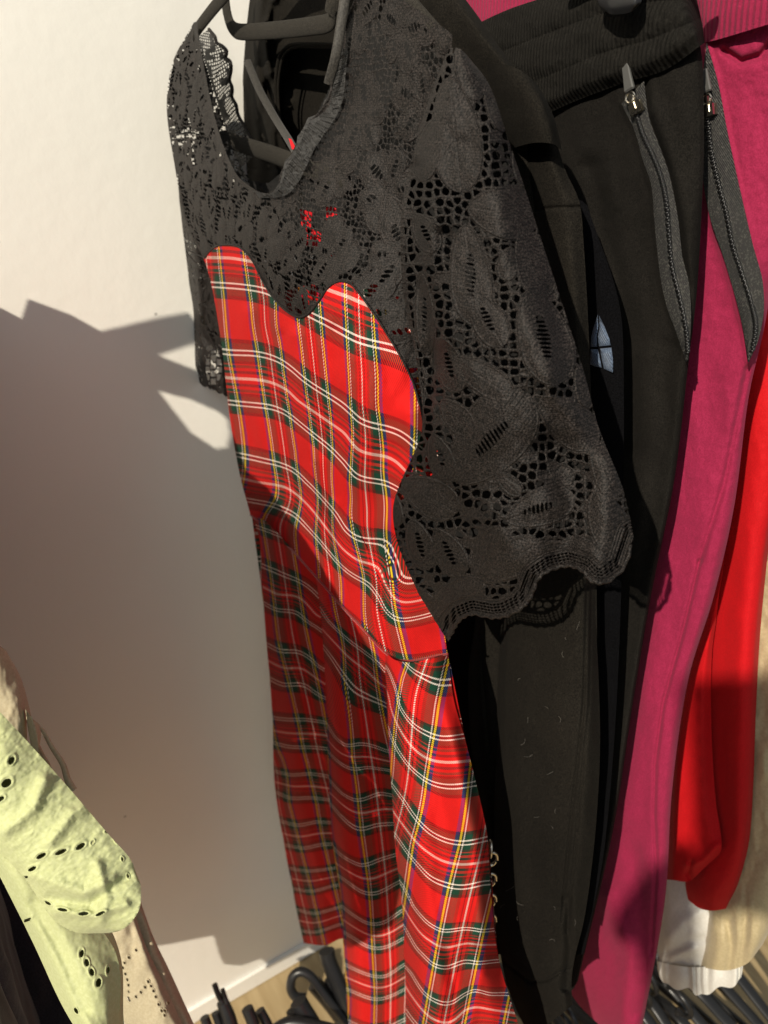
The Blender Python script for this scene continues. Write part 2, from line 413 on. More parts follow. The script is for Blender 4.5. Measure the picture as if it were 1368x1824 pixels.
M_green = fabric('lime_cotton', (.43, .46, .235), (.48, .51, .28), rough=.85, sheen=.1, speck=500, bump=.10, blot=.12)
M_taupe = fabric('taupe_cotton', (.42, .36, .24), (.48, .42, .29), rough=.85, sheen=.1, speck=500, bump=.10)
M_navy = fabric('blue_black_cotton', (.012, .013, .02), (.03, .03, .04), rough=.9, sheen=.1)
M_white = fabric('white_poplin', (.62, .61, .57), (.68, .67, .63), rough=.6, sheen=.05, speck=400, bump=.2)
M_beige = fabric('beige_satin', (.40, .33, .19), (.46, .38, .23), rough=.5, sheen=.1, speck=400, bump=.2, spec=.5)
M_flock = fabric('black_velvet_flock', (.009, .008, .0065), (.036, .032, .026), rough=.95, sheen=.0, speck=1800, bump=.8, sheen_tint=(.85, .8, .7))
M_plast = plain('black_plastic', (.012, .012, .013), .35)
M_puller = plain('grey_plastic', (.06, .06, .058), .5)
M_metal = plain('zip_metal', (.62, .58, .50), .28, 1.0)
M_steel = plain('chain_metal', (.70, .64, .54), .25, 1.0)
M_emb = fabric('pale_blue_satin_stitch', (.06, .085, .14), (.105, .145, .215), rough=.5, sheen=.1, speck=800, weave=300, bump=.8)
M_ribbon = fabric('black_ribbon', (.020, .018, .016), (.05, .046, .040), rough=.6, sheen=.1, speck=900)
M_redtab = fabric('red_cotton', (.5, .006, .012), (.62, .012, .02), rough=.9, sheen=0)

# ------------------------------------------------------------------ setting
def structure(o): o['kind'] = 'structure'; return o
W_ = Mesh()
yy, zz = np.meshgrid(np.linspace(-3, 4, 8), np.linspace(0, 3.0, 4))
W_.sheet(np.stack([np.zeros_like(yy), yy, zz], -1), flip=True)
W_.box((-.06, .5, 1.5), (.05, 0, 0), (0, 3.5, 0), (0, 0, 1.5))
structure(W_.build('wall', M_wall, smooth=False))
W_ = Mesh()
xx, yy = np.meshgrid(np.linspace(-.0, 5, 6), np.linspace(-3, 4, 8))
W_.sheet(np.stack([xx, yy, np.zeros_like(xx)-.002], -1), flip=True)
structure(W_.build('floor', M_floor, smooth=False))
W_ = Mesh()
W_.box((.0035, .5, .018), (.003, 0, 0), (0, 3.4, 0), (0, 0, .018))
structure(W_.build('skirting_board', M_wall, smooth=False))

# ------------------------------------------------------------------ lace
class Lace:
    def __init__(s, petals, cell, seed, gap=.0009, sparse=0.0, wall=.0009):
        s.p = petals; s.cell = cell; s.seed = seed; s.gap = gap; s.sparse = sparse; s.wall = wall
    def __call__(s, a, b):
        """a,b metres -> hole (bool), relief (metres toward viewer)"""
        sh = a.shape; a = a.ravel(); b = b.ravel(); n = len(a)
        near = np.full(n, 9.0); rel = np.zeros(n); hole = np.zeros(n, bool)
        for (cx, cy, ang, Lg, Wd, slit) in s.p:
            m = max(Lg, Wd)*.5+.012
            ix = np.nonzero((np.abs(a-cx) < m) & (np.abs(b-cy) < m))[0]
            if len(ix) == 0: continue
            dx, dy = a[ix]-cx, b[ix]-cy; ca, sa = math.cos(ang), math.sin(ang)
            p = dx*ca+dy*sa; q = -dx*sa+dy*ca
            t = np.clip(p/(Lg/2), -1.4, 1.4)
            w = Wd/2*np.sqrt(np.clip(1-t*t, 0, 1))*(1+.25*t)
            out = np.where(np.abs(t) <= 1, np.abs(q)-w, np.hypot((np.abs(t)-1)*Lg/2, q))
            ins = out < 0
            near[ix] = np.minimum(near[ix], out)
            e = np.clip(-out/(Wd*.5+1e-6), 0, 1)
            r = .0011*np.sqrt(e)*ins+.00042*np.exp(-((out+.0007)/.0006)**2)
            r -= .00022*ins*np.exp(-(q/.0006)**2)
            # fine knitted ribs fanning from the petal's foot
            r += ins*.00003*np.sin(np.arctan2(q, p+Lg*.62)*40)
            rel[ix] = np.where(ins, np.maximum(rel[ix], r), np.maximum(rel[ix], r*.6))
            if slit:
                sp = .0027; ph = (p+.35*q)/sp; k = np.floor(ph); f = ph-k
                half = np.minimum(Wd*.14, .0046)*(1-.55*np.abs((k+.5)*sp)/(Lg*.24))
                ok = (np.abs((k+.5)*sp) < Lg*.22) & (np.abs(q-.1*p) < half) & (f > .18) & (f < .80)
                fx = (f-.49)/.31; qy = (q-.1*p)/np.maximum(half, 1e-5)
                hole[ix] |= ok & (fx*fx+qy*qy < 1)
        # honeycomb net between the petals
        ga = a/s.cell; gb = b/s.cell; ia = np.floor(ga); ib = np.floor(gb)
        f1 = np.full(n, 9.0); f2 = np.full(n, 9.0); cid = np.zeros(n)
        for dx in (-1, 0, 1):
            for dy in (-1, 0, 1):
                jx, jy = ia+dx, ib+dy
                qx = jx+.5+.62*(_h(jx, jy, s.seed)-.5); qy = jy+.5+.62*(_h(jx, jy, s.seed+5)-.5)
                d = np.hypot(ga-qx, gb-qy)
                m = d < f1
                f2 = np.where(m, f1, np.minimum(f2, d)); cid = np.where(m, _h(jx, jy, s.seed+9), cid); f1 = np.where(m, d, f1)
        edge = (f2-f1)*s.cell
        net = near > s.gap*.3
        hole |= (near > s.gap) & (edge > s.wall*1.6) & (f1 < .47) & (cid > s.sparse)
        rel += np.where(net, .0004*np.exp(-(edge/.0011)**2), 0)
        return hole.reshape(sh), rel.reshape(sh)
def autopetals(x0, x1, y0, y1, sp, seed, slitp=.5, size=1.0):
    r = np.random.default_rng(seed); P = []; row = 0; y = y0
    while y < y1:
        x = x0+(row % 2)*sp*.5
        while x < x1:
            cx, cy = x+r.normal()*sp*.10, y+r.normal()*sp*.10; n = r.integers(5, 7); a0 = r.uniform(0, 6.28)
            for k in range(n):
                a = a0+k*2*math.pi/n+r.normal()*.12; L = sp*.52*r.uniform(.8, 1.15)*size
                P.append((cx+math.cos(a)*L*.56, cy+math.sin(a)*L*.56, a, L, L*r.uniform(.72, .92), r.uniform() < slitp))
            x += sp
        y += sp*.84; row += 1
    return P

# ------------------------------------------------------------------ the tartan dress
dress = thing('tartan_dress', 'red tartan dress with black lace yoke and sleeves, hanging before black trousers', 'dress', (0.33, 0.03, 0.35))
fr = [0, .2, .4, .6, .8, 1]
L0 = [(345, 40), (305, 120), (297, 190), (312, 300), (332, 400), (368, 475), (394, 610), (409, 740), (426, 840), (446, 917)]
R0 = [(800, 60), (800, 130), (776, 240), (756, 370), (752, 480), (760, 610), (780, 760), (778, 880), (774, 990), (797, 1165)]
top = [(345, 40), (440, 10), (540, -50), (625, -70), (722, -12), (806, 62)]
bot = [(446, 917), (508, 968), (565, 1030), (635, 1108), (712, 1176), (797, 1165)]
dl = [1.5, .6, -.2, -1.2, -1.6, -1.2, 0, .8, 1.4, 2.0]
dr = [0, .2, .2, 0, -.3, -.6, -.6, -.2, .6, 1.2]
bulge = [.6, 1.0, 1.5, 2.2, 2.8, 3.6, 3.8, 3.4, 2.6, 2.4]
cols = []
for i, f in enumerate(fr):
    c = []
    for j in range(10):
        if j == 0: x, y = top[i]
        elif j == 9: x, y = bot[i]
        else:
            x = L0[j][0]*(1-f)+R0[j][0]*f; y = L0[j][1]*(1-f)+R0[j][1]*f
            if j == 8: y += [0, 6, 16, 24, 26, 0][i]
        c.append((x, y, dl[j]*(1-f)+dr[j]*f-bulge[j]*math.sin(math.pi*f)))
    cols.append(c)
TNU, TNV = 430, 1040
TG = grid(cols, TNU, TNV)
# darts, princess seams and the pull folds of the bodice
for ln, w, am, sd in [
        ([(478, 520), (484, 640), (512, 780), (545, 900), (575, 1010)], 15, .18, 1),
        ([(655, 640), (660, 760), (650, 850)], 30, .35, 0), ([(440, 560), (452, 700), (470, 850)], 16, .28, 0), ([(528, 600), (545, 740), (572, 900)], 17, .30, 0), ([(590, 590), (596, 740), (590, 880)], 15, -.25, 0), ([(500, 600), (520, 760), (545, 900)], 11, -.22, 0),
        ([(735, 740), (738, 800), (712, 880), (692, 930)], 22, .5, 0),
        ([(560, 830), (590, 930), (610, 1010)], 16, .35, 1),
        ([(655, 980), (684, 1040), (690, 1100), (716, 1170)], 22, -.14, 1),
        ([(715, 960), (745, 1030), (770, 1100)], 24, .5, 0),
        ([(440, 720), (470, 820), (505, 920)], 18, .3, 1),
        ([(450, 880), (490, 930), (560, 1000)], 14, -.25, 0)]:
    ridge(TG, ln, w, am, sd)
TG[..., 2] += .10*fbm(TG[..., 0]/38, TG[..., 1]/85, 3)
# lower bodice: let the cloth ripple a little where it is gathered at the waist
gx, gy = TG[..., 0], TG[..., 1]
low = np.clip((gy-(900+.62*(gx-446)-170))/170, 0, 1)
TG[..., 2] -= low*.20*np.sin((gx*.8+gy*.12)/17.0)
neck = smoothpoly([(362, -60), (352, 40), (362, 110), (378, 190), (395, 250), (418, 305), (440, 328), (470, 344), (492, 334), (503, 300), (520, 272), (540, 228), (562, 205), (580, 180), (593, 140), (608, 60), (626, -70)], 5)
heart = [(360, 480), (366, 458), (380, 442), (398, 436), (425, 440), (448, 462), (464, 494), (482, 524), (506, 551), (530, 565), (548, 560), (566, 540), (585, 512), (603, 502), (622, 504), (638, 520), (662, 553), (690, 596), (714, 636), (735, 680), (748, 726), (756, 780), (760, 850)]
heartpoly = smoothpoly(heart, 6)[:-12].tolist()+[(900, 900), (900, 1400), (200, 1400), (200, 480)]
toppoly = [(250, -100), (712, -4), (745, 18), (804, 59), (830, 80), (900, 100), (900, 1300), (250, 1300)]
cgx = (gx[:-1, :-1]+gx[1:, 1:])/2; cgy = (gy[:-1, :-1]+gy[1:, 1:])/2
inheart = inpoly(cgx, cgy, heartpoly)
inneck = inpoly(cgx, cgy, neck)
intop = inpoly(cgx, cgy, toppoly)
P0 = atY(gx, gy, TG[..., 2]/100)
lace_t = Lace(autopetals(.05, .60, .95, 1.60, .047, 5, .7, .87), .0036, 21, gap=.0005, sparse=.14, wall=.0007)
hole, rel = lace_t(P0[..., 0], P0[..., 2])
hv = inpoly(gx, gy, heartpoly)
nd, _ = pdist(gx, gy, neck); hd, _ = pdist(gx, gy, heart)
hole &= (nd > 7) & (hd > 4)
rel = np.where(hv, 0, rel)
# narrow raised binding along the neck, cloth of the bodice stitched on top of the lace
TG[..., 2] -= rel*100*.8 + np.where(hv, 0, .18*np.exp(-(nd/5)**2)) - np.where(hv, -.10, 0)
PT = atY(gx, gy, TG[..., 2]/100)
hole_f = hole[:-1, :-1] | hole[1:, 1:]
M = Mesh(); M.sheet(PT, (~inheart) & (~inneck) & intop & (~hole_f))
yoke = M.build('lace_yoke', M_lace, dress)

def z4(x, y): return 340+x/2.974, 420+y/2.974
def z5(x, y): return 420+x/2.736, 880+y/2.736
def z6(x, y): return 450+x/2.736, 1350+y/2.736
def lines(fn, table):
    pts, val = [], []
    for v, ps in table:
        for p in ps: pts.append(fn(*p)); val.append(v)
    return pts, val
vb = lines(z4, [
    (-1.0, [(100, 118), (200, 115), (330, 140), (720, 285), (830, 320), (940, 370)]),
    (-.76, [(110, 258), (250, 268), (390, 287), (620, 415), (700, 450), (800, 505), (880, 550), (1080, 595)]),
    (-.24, [(210, 622), (350, 625), (470, 660), (580, 755), (690, 822), (800, 890), (880, 985), (1000, 1010), (1100, 1040), (1150, 1075), (1200, 1130)]),
    (0, [(230, 755), (320, 760), (420, 775), (520, 815), (560, 880), (640, 925), (740, 995), (820, 1035), (870, 1140), (950, 1155), (1050, 1170), (1100, 1200), (1140, 1265)]),
    (.24, [(260, 890), (350, 900), (430, 910), (500, 930), (540, 960), (600, 1015), (680, 1080), (760, 1145), (820, 1195), (870, 1280), (950, 1295), (1030, 1305), (1090, 1330)]),
    (.76, [(340, 1180), (400, 1195), (480, 1215), (545, 1240), (600, 1300), (660, 1355), (720, 1420), (770, 1470), (810, 1560), (870, 1600), (950, 1620), (1020, 1610), (1060, 1640)]),
    (1.0, [(360, 1310), (440, 1320), (520, 1335), (580, 1385), (640, 1450), (700, 1530), (760, 1600), (800, 1660), (880, 1720), (960, 1740), (1020, 1765)]),
    (1.24, [(420, 1420), (480, 1450), (560, 1480), (620, 1550), (680, 1610), (740, 1680), (790, 1740)])])
v2 = lines(z5, [
    (.76, [(740, 300), (775, 410), (820, 428), (880, 415)]),
    (1.0, [(600, 330), (690, 350), (730, 450), (765, 515), (850, 525), (930, 512)]),
    (1.24, [(590, 410), (660, 445), (710, 500), (730, 570), (780, 612), (860, 603), (970, 575)]),
    (1.62, [(560, 560), (640, 620), (740, 740), (830, 770), (1010, 740)])])
vfun = TPS(vb[0]+v2[0], vb[1]+v2[1], 8)
ub = lines(z4, [
    (.27, [(155, 75), (165, 200), (180, 330), (190, 500), (203, 640)]),
    (.73, [(270, 90), (290, 250), (320, 450), (350, 620), (375, 800), (400, 950), (430, 1150), (450, 1260), (480, 1400)]),
    (1.0, [(370, 200), (400, 350), (425, 560), (450, 900), (490, 1200)]),
    (1.27, [(445, 480), (490, 680), (515, 820), (540, 940), (570, 1150), (600, 1400)]),
    (1.73, [(560, 430), (590, 700), (600, 850), (620, 1000), (640, 1200), (670, 1450)]),
    (2.27, [(680, 330), (700, 550), (730, 800), (750, 950), (770, 1150), (770, 1400)]),
    (2.73, [(815, 240), (825, 450), (832, 600), (840, 850), (845, 950), (830, 1150), (815, 1300), (820, 1450), (850, 1600), (900, 1750)]),
    (3.0, [(890, 430), (890, 600), (900, 900), (925, 1200), (945, 1450)]),
    (3.27, [(965, 410), (980, 600), (990, 900), (1010, 1000), (1040, 1150), (1050, 1350), (1040, 1500)]),
    (3.73, [(1180, 700), (1190, 780), (1185, 1000), (1175, 1180), (1160, 1230)])])
u2 = lines(z5, [(2.73, [(540, 120), (580, 230), (630, 400), (640, 560)]), (3.0, [(650, 100), (660, 350), (655, 560)]), (3.27, [(745, 60), (735, 180), (770, 520), (800, 660), (830, 790)]),
                (3.5, [(860, 420), (920, 600), (940, 790)]), (3.73, [(1000, 600), (1030, 760)]), (1.0, [(180, 130), (260, 330)]), (.6, [(80, 120)])])
ufun = TPS(ub[0]+u2[0], ub[1]+u2[1], 25)
sub = TG[::4, ::4]
def upsample(fn):
    U = fn(sub[..., 0], sub[..., 1])
    a = pchip(np.arange(0, TNV, 4), U, np.arange(TNV).clip(0, (TNV-1)//4*4))
    return pchip(np.arange(0, TNU, 4), a.T, np.arange(TNU).clip(0, (TNU-1)//4*4)).T
UVb = np.stack([upsample(ufun), upsample(vfun)], -1)
M = Mesh(); M.sheet(PT, inheart & (~inneck), uv=UVb)
bod = M.build('bodice', M_tart, dress)

hq = smoothpoly(heart, 8)[:-16]
def torsoY(px, py):
    s = TG[::8, ::8].reshape(-1, 3); px = np.atleast_1d(px); py = np.atleast_1d(py)
    return np.array([s[np.argmin((s[:, 0]-x)**2+(s[:, 1]-y)**2), 2] for x, y in zip(px, py)])
hy = torsoY(hq[:, 0], hq[:, 1]); hy = np.convolve(np.pad(hy, 4, 'edge'), np.ones(9)/9, 'valid')
M = Mesh(); M.tube(atY(hq[:, 0], hq[:, 1], (hy-.06)/100), .0007, 6); M.build('stitched_edge', M_lace, bod)
# back of the dress top: lace with its own holes
S = PT[::2, ::2]; SG = TG[::2, ::2]
u = np.linspace(0, 1, S.shape[1]); Q = S+(.004+.11*np.sqrt(np.sin(np.pi*u).clip(0)))[None, :, None]*BD
lace_b = Lace(autopetals(.0, .65, .9, 1.65, .055, 8, .5, 1.0), .0052, 33, gap=.0006, sparse=.2, wall=.0008)
hb, rb = lace_b(Q[..., 0], Q[..., 2])
backneck = [(240, -200), (240, 20), (352, 66), (366, 112), (380, 160), (394, 205), (410, 250), (430, 300), (448, 322), (478, 326), (500, 308), (520, 275), (560, 212), (600, 130), (660, -200)]
cbx = (SG[:-1, :-1, 0]+SG[1:, 1:, 0])/2; cby = (SG[:-1, :-1, 1]+SG[1:, 1:, 1])/2
above = cby < 560
def proj(P):
    v_ = P-CP; z_ = v_@FW; return 684+F*(v_@RT)/z_, 912-F*(v_@UP)/z_
Qc = (Q[:-1, :-1]+Q[1:, 1:])/2; qx, qy = proj(Qc)
bm = ~inpoly(qx, qy, backneck) & inpoly(cbx, cby, toppoly)
M = Mesh(); M.sheet(Q, bm & above & ~(hb[:-1, :-1] & (cbx < 520)), flip=True)
M.build('back_yoke', M_lacedark, dress)
UVs = UVb[::2, ::2]
M = Mesh(); M.sheet(Q, bm & ~above, uv=UVs, flip=True)
M.build('back_bodice', M_tart, dress)

# near sleeve ---------------------------------------------------------------
Ls = [(800, 86, 0), (768, 165, -.6), (738, 265, -1.2), (714, 385, -2.0), (717, 510, -2.4), (741, 640, -2.6), (752, 760, -2.8), (700, 908, -2.6), (742, 1050, -1.6), (803, 1150, -.8)]
Rs = [(838, 106, .6), (870, 148, .8), (906, 250, 1.0), (938, 345, 1.2), (970, 445, 1.4), (1003, 545, 1.6), (1038, 655, 1.8), (1066, 760, 2.0), (1116, 893, 2.2), (1142, 1046, 2.4)]
cols = []
for f, b in [(0, 0), (.12, 1.0), (.3, 2.0), (.5, 2.5), (.7, 2.3), (.88, 1.2), (1, 0)]:
    c = []
    for j, (l, r) in enumerate(zip(Ls, Rs)):
        k = min(1, .35+j*.1)
        x = l[0]*(1-f)+r[0]*f; y = l[1]*(1-f)+r[1]*f + (20*math.sin(math.pi*f) if j >= 8 else -9*math.sin(math.pi*f)*(j < 2))
        c.append((x, y, l[2]*(1-f)+r[2]*f-b*k))
    cols.append(c)
SNU, SNV = 440, 1060
G = grid(cols, SNU, SNV, [0, .12, .3, .5, .7, .88, 1])
for ln, w, am, sd in [
        ([(800, 120), (775, 260), (770, 420), (790, 600)], 26, .5, 0),
        ([(735, 300), (745, 480), (770, 650)], 16, -.45, 0),
        ([(790, 420), (775, 560), (765, 700)], 18, -.40, 0),
        ([(870, 230), (900, 420), (960, 600), (1010, 760)], 40, .5, 0),
        ([(980, 520), (1000, 600), (1010, 700)], 16, -.3, 0),
        ([(950, 700), (1000, 760), (1040, 850)], 22, -.35, 0),
        ([(760, 830), (800, 900), (850, 960), (900, 1050)], 34, -.35, 0),
        ([(985, 800), (1020, 900), (1000, 1010)], 32, -.9, 0),
        ([(1085, 820), (1085, 940), (1070, 1030)], 26, .5, 0),
        ([(880, 930), (900, 1010), (910, 1090)], 36, .5, 0),
        ([(700, 910), (740, 960), (760, 1060)], 24, .3, 0)]:
    ridge(G, ln, w, am, sd)
G[..., 2] += .12*fbm(G[..., 0]/55, G[..., 1]/75, 31)
SP = 3000.0
def pet(x, y, ang, L, Wd, s=0): return (x/SP, y/SP, math.radians(ang), L*.86/SP, Wd*.77/SP, s)
petals = [pet(*k) for k in [
    (812, 240, 84, 240, 112, 0), (838, 490, 84, 210, 96, 1), (897, 378, 8, 150, 120, 0), (762, 268, 100, 130, 56, 0), (758, 415, 60, 90, 60, 1),
    (756, 560, 86, 170, 44, 1), (930, 300, 70, 90, 40, 0), (952, 468, 72, 150, 86, 0), (868, 568, 60, 130, 78, 1), (968, 600, 72, 205, 120, 1), (905, 470, 100, 70, 50, 0),
    (800, 650, 70, 120, 66, 1), (876, 780, -52, 235, 158, 1), (858, 672, 32, 150, 70, 0), (1012, 752, 40, 150, 96, 0), (1040, 690, 75, 90, 40, 0), (812, 742, 50, 90, 60, 0), (785, 815, 70, 100, 56, 1),
    (1078, 835, 68, 130, 66, 0), (1000, 845, 30, 60, 44, 0), (765, 885, 30, 130, 86, 0), (962, 905, -20, 150, 86, 1), (1082, 930, 66, 140, 90, 0), (748, 970, 70, 110, 60, 1), (800, 985, 60, 110, 66, 1),
    (872, 985, -60, 120, 76, 0), (905, 1000, -30, 150, 84, 0), (815, 1062, -20, 120, 76, 0), (985, 985, 10, 120, 56, 0), (1040, 985, 30, 100, 60, 0), (760, 1080, 60, 90, 50, 0), (905, 862, 40, 70, 40, 0),
    (700, 905, 80, 80, 40, 0), (740, 690, 80, 90, 34, 0), (835, 130, 70, 120, 60, 0), (880, 190, 70, 110, 36, 0)]]
lace_s = Lace(petals, .0056, 77, gap=.0008, sparse=.08, wall=.0010)
hole, rel = lace_s(G[..., 0]/SP, G[..., 1]/SP)
hem = [(803, 1137), (811, 1119), (823, 1103), (843, 1095), (875, 1101), (899, 1099), (931, 1083), (947, 1063), (960, 1031), (984, 1015), (1012, 1009), (1036, 1017), (1052, 1035), (1076, 1039), (1112, 1011), (1130, 954)]
_h2 = np.array(hem, float); tt = np.arange(len(_h2))
hemc = pchip(tt, _h2, np.linspace(0, len(_h2)-1, 220))
# small picot scallops along the hem
tg = np.gradient(hemc, axis=0); nn = np.stack([-tg[:, 1], tg[:, 0]], -1); nn /= np.linalg.norm(nn, axis=1)[:, None]
hemc = hemc+nn*(2.6*np.abs(np.sin(np.linspace(0, 26*math.pi, 220))))[:, None]*-1
hempoly = [(600, 0), (600, 1000), (690, 1010), (742, 1052), (797, 1142)]+hemc.tolist()+[(1140, 930), (1300, 800), (1300, 0)]
hdist, _ = pdist(G[..., 0], G[..., 1], hem)
band = hdist < 34
# net border just inside the hem
cx, cy = G[..., 0], G[..., 1]
hx = hdist/5.2; along = (cx*1.0+cy*.35)/6.4
tiny = (np.abs((hx % 1)-.5) < .26) & (np.abs(((along+.5*np.floor(hx)) % 1)-.5) < .26) & (hdist > 8) & (hdist < 25)
hole = np.where(band, tiny, hole)
rel = np.where(band, .0004*np.cos(hx*6.28)+.0009*np.exp(-((hdist-3)/4)**2), rel)
seamd, _ = pdist(cx, cy, [(800, 66), (768, 165), (738, 265), (714, 385), (717, 510), (741, 640), (752, 760)])
hole &= seamd > 6
rel = rel+.00005*vnoise(cx/2.1, cy/2.1, 5)+.00004*np.sin((cx*.8+cy*.55)*1.15)
G[..., 2] -= rel*100
PS = atY(G[..., 0], G[..., 1], G[..., 2]/100)
hf = hole[:-1, :-1] | hole[1:, 1:]
ccx = (cx[:-1, :-1]+cx[1:, 1:])/2; ccy = (cy[:-1, :-1]+cy[1:, 1:])/2
sm = inpoly(ccx, ccy, hempoly)
M = Mesh(); M.sheet(PS, sm & ~hf)
S = PS[::3, ::3]; u = np.linspace(0, 1, S.shape[1]); Q = S.copy()
Q += (.05*np.sqrt(np.sin(np.pi*u).clip(0)))[None, :, None]*BD
smb = inpoly((cx[:-3:3, :-3:3]), (cy[:-3:3, :-3:3]), hempoly)[:Q.shape[0]-1, :Q.shape[1]-1]
if smb.shape != (Q.shape[0]-1, Q.shape[1]-1): smb = None
M.sheet(Q, smb, flip=True, mi=1)
slv = M.build('sleeve', [M_lace, M_lacedark], dress)
slv['label'] = 'near black lace sleeve with scalloped hem'
M = Mesh()
hp = hemc[4:-4]; iy = [int(np.argmin((G[::6, ::6, 0]-x)**2+(G[::6, ::6, 1]-y)**2)) for x, y in hp]
hz = G[::6, ::6, 2].ravel()[iy]; hz = np.convolve(np.pad(hz, 4, 'edge'), np.ones(9)/9, 'valid')
M.tube(atY(hp[:, 0], hp[:, 1], (hz-.05)/100), .0011, 6)
M.build('hem_edging', M_lace, slv)

# far sleeve ----------------------------------------------------------------
cols = [[(316, 300, 1.6), (322, 400, 2.2), (331, 500, 2.6), (340, 590, 2.8), (343, 650, 2.6), (350, 684, 2.4)],
        [(322, 300, 0.6), (340, 400, .6), (352, 500, .8), (362, 590, 1.0), (366, 650, 1.0), (372, 694, 1.2)],
        [(335, 300, .6), (362, 400, .6), (378, 500, 1.0), (388, 590, 1.2), (392, 650, 1.4), (396, 704, 1.6)],
        [(350, 300, 2.2), (380, 400, 2.4), (396, 500, 2.6), (408, 590, 2.8), (412, 650, 3.0), (416, 712, 3.2)]]
G2 = grid(cols, 120, 420)
ridge(G2, [(345, 420), (356, 540), (352, 650)], 10, .6, 0); ridge(G2, [(330, 520), (365, 600), (400, 640)], 9, -.4, 0)
Pf = atY(G2[..., 0], G2[..., 1], G2[..., 2]/100)
lf = Lace(autopetals(0, .4, .9, 1.5, .05, 12, .5), .0060, 41, gap=.0006, sparse=.3)
h2, r2 = lf(Pf[..., 0]*1.3, Pf[..., 2]); G2[..., 2] -= r2*100
opening = inpoly(G2[..., 0], G2[..., 1], smoothpoly([(366, 655), (370, 634), (381, 624), (391, 634), (395, 652), (392, 672), (384, 684), (372, 682)], 4))
vx = (G2[..., 0]/11) % 1; vy = ((G2[..., 1]/14)+.5*np.floor(G2[..., 0]/11)) % 1
h2 |= opening & (np.abs(vx-.5) < .38) & (np.abs(vy-.5) < .36)
Pf = atY(G2[..., 0], G2[..., 1], G2[..., 2]/100)
hemy = np.interp(G2[..., 0], [318, 345, 352, 372, 396, 420], [672, 676, 684, 693, 704, 712])+3.5*np.abs(np.sin(G2[..., 0]/4.2))-4
M = Mesh(); M.sheet(Pf, (~h2 & (G2[..., 1] < hemy))[:-1, :-1])
Q = backshift(Pf[::3, ::3], .05); hb2 = h2[::3, ::3][:-1, :-1]
fx_, fy_ = proj(Q); M.sheet(Q, ~inpoly(fx_, fy_, [(352, 612), (412, 612), (412, 700), (352, 700)])[:-1, :-1], flip=True, mi=1)
fs = M.build('sleeve', [M_lace, M_lacedark], dress); fs['label'] = 'far black lace sleeve hanging flat beside the wall'

# scalloped net at the back of the neck, trim at the front --------------------
cols = [[(352, 66, 4.0), (366, 112, 4.2), (380, 160, 4.4), (394, 205, 4.6), (410, 250, 4.8), (428, 300, 5.0)],
        [(372, 54, 4.6), (390, 84, 4.9), (400, 112, 5.1), (409, 150, 5.3), (420, 205, 5.6), (446, 276, 5.8)]]
sc = [(372, 52), (383, 66), (386, 76), (396, 82), (404, 92), (402, 102), (410, 110), (412, 122), (409, 142), (414, 158), (413, 172), (421, 188), (424, 204), (436, 226), (446, 244), (462, 268)]
inn = [(352, 66), (360, 95), (366, 112), (373, 135), (380, 160), (388, 185), (394, 205), (402, 228), (410, 250), (428, 300)]
G3 = grid([[(x, y, 4.0+i*.1) for i, (x, y) in enumerate(inn)], [(x, y, 4.4+i*.07) for i, (x, y) in enumerate(sc)]], 60, 260)
Pn = atY(G3[..., 0], G3[..., 1], G3[..., 2]/100)
uu = np.arange(60)[None]*np.ones((260, 1)); vv = np.arange(260)[:, None]*np.ones((1, 60))
nh = ((np.abs(((uu+vv*.55) % 7)-3.5) < 1.9) & (np.abs(((vv*.9-uu*.4) % 6)-3) < 1.7)) & (uu < 54) & (uu > 5)
leaf = fbm(G3[..., 0]/9, G3[..., 1]/16, 5) > .15
nh &= ~leaf
M = Mesh(); M.sheet(Pn, ~nh[:-1, :-1])
bt = M.build('back_neck_trim', M_net, dress)
M = Mesh(); scp = pchip(np.arange(len(sc)), np.array([(x, y, 4.4+i*.07) for i, (x, y) in enumerate(sc)]), np.linspace(0, len(sc)-1, 90))
M.tube(atY(scp[:, 0], scp[:, 1], scp[:, 2]/100), .0016, 6); M.build('corded_edge', M_lace, bt)
inner = [(452, 340), (478, 345), (496, 332), (503, 300), (520, 272), (534, 240), (546, 214), (563, 203), (581, 178), (594, 140), (604, 90)]
outer = [(462, 352), (490, 352), (512, 346), (530, 326), (546, 296), (560, 266), (580, 236), (600, 205), (612, 170), (616, 130), (620, 84)]
ty = torsoY([k[0] for k in outer], [k[1] for k in outer])
G4 = grid([[(x, y, t-.15) for (x, y), t in zip(inner, ty)], [((a+c)/2, (b+d)/2, t-.24) for (a, b), (c, d), t in zip(inner, outer, ty)], [(x, y, t-.30) for (x, y), t in zip(outer, ty)]], 40, 240)
uu = np.arange(40)[None]*np.ones((240, 1)); vv = np.arange(240)[:, None]*np.ones((1, 40))
G4[..., 0] += np.where(uu < 6, 5*np.abs(np.sin(vv/11.0))-3, 0)
G4[..., 2] -= .015*np.sin(uu*2.1)+.03*fbm(G4[..., 0]/5, G4[..., 1]/5, 9)
th_ = (np.abs(((uu+.5*np.floor(vv/3.0)) % 3)-1.5) < .8) & (np.abs((vv % 3)-1.5) < .9) & (uu > 6) & (fbm(G4[..., 0]/13, G4[..., 1]/13, 77) < .25)
M = Mesh(); M.sheet(atY(G4[..., 0], G4[..., 1], G4[..., 2]/100), ~th_[:-1, :-1]); M.build('front_neck_trim', M_net, dress)

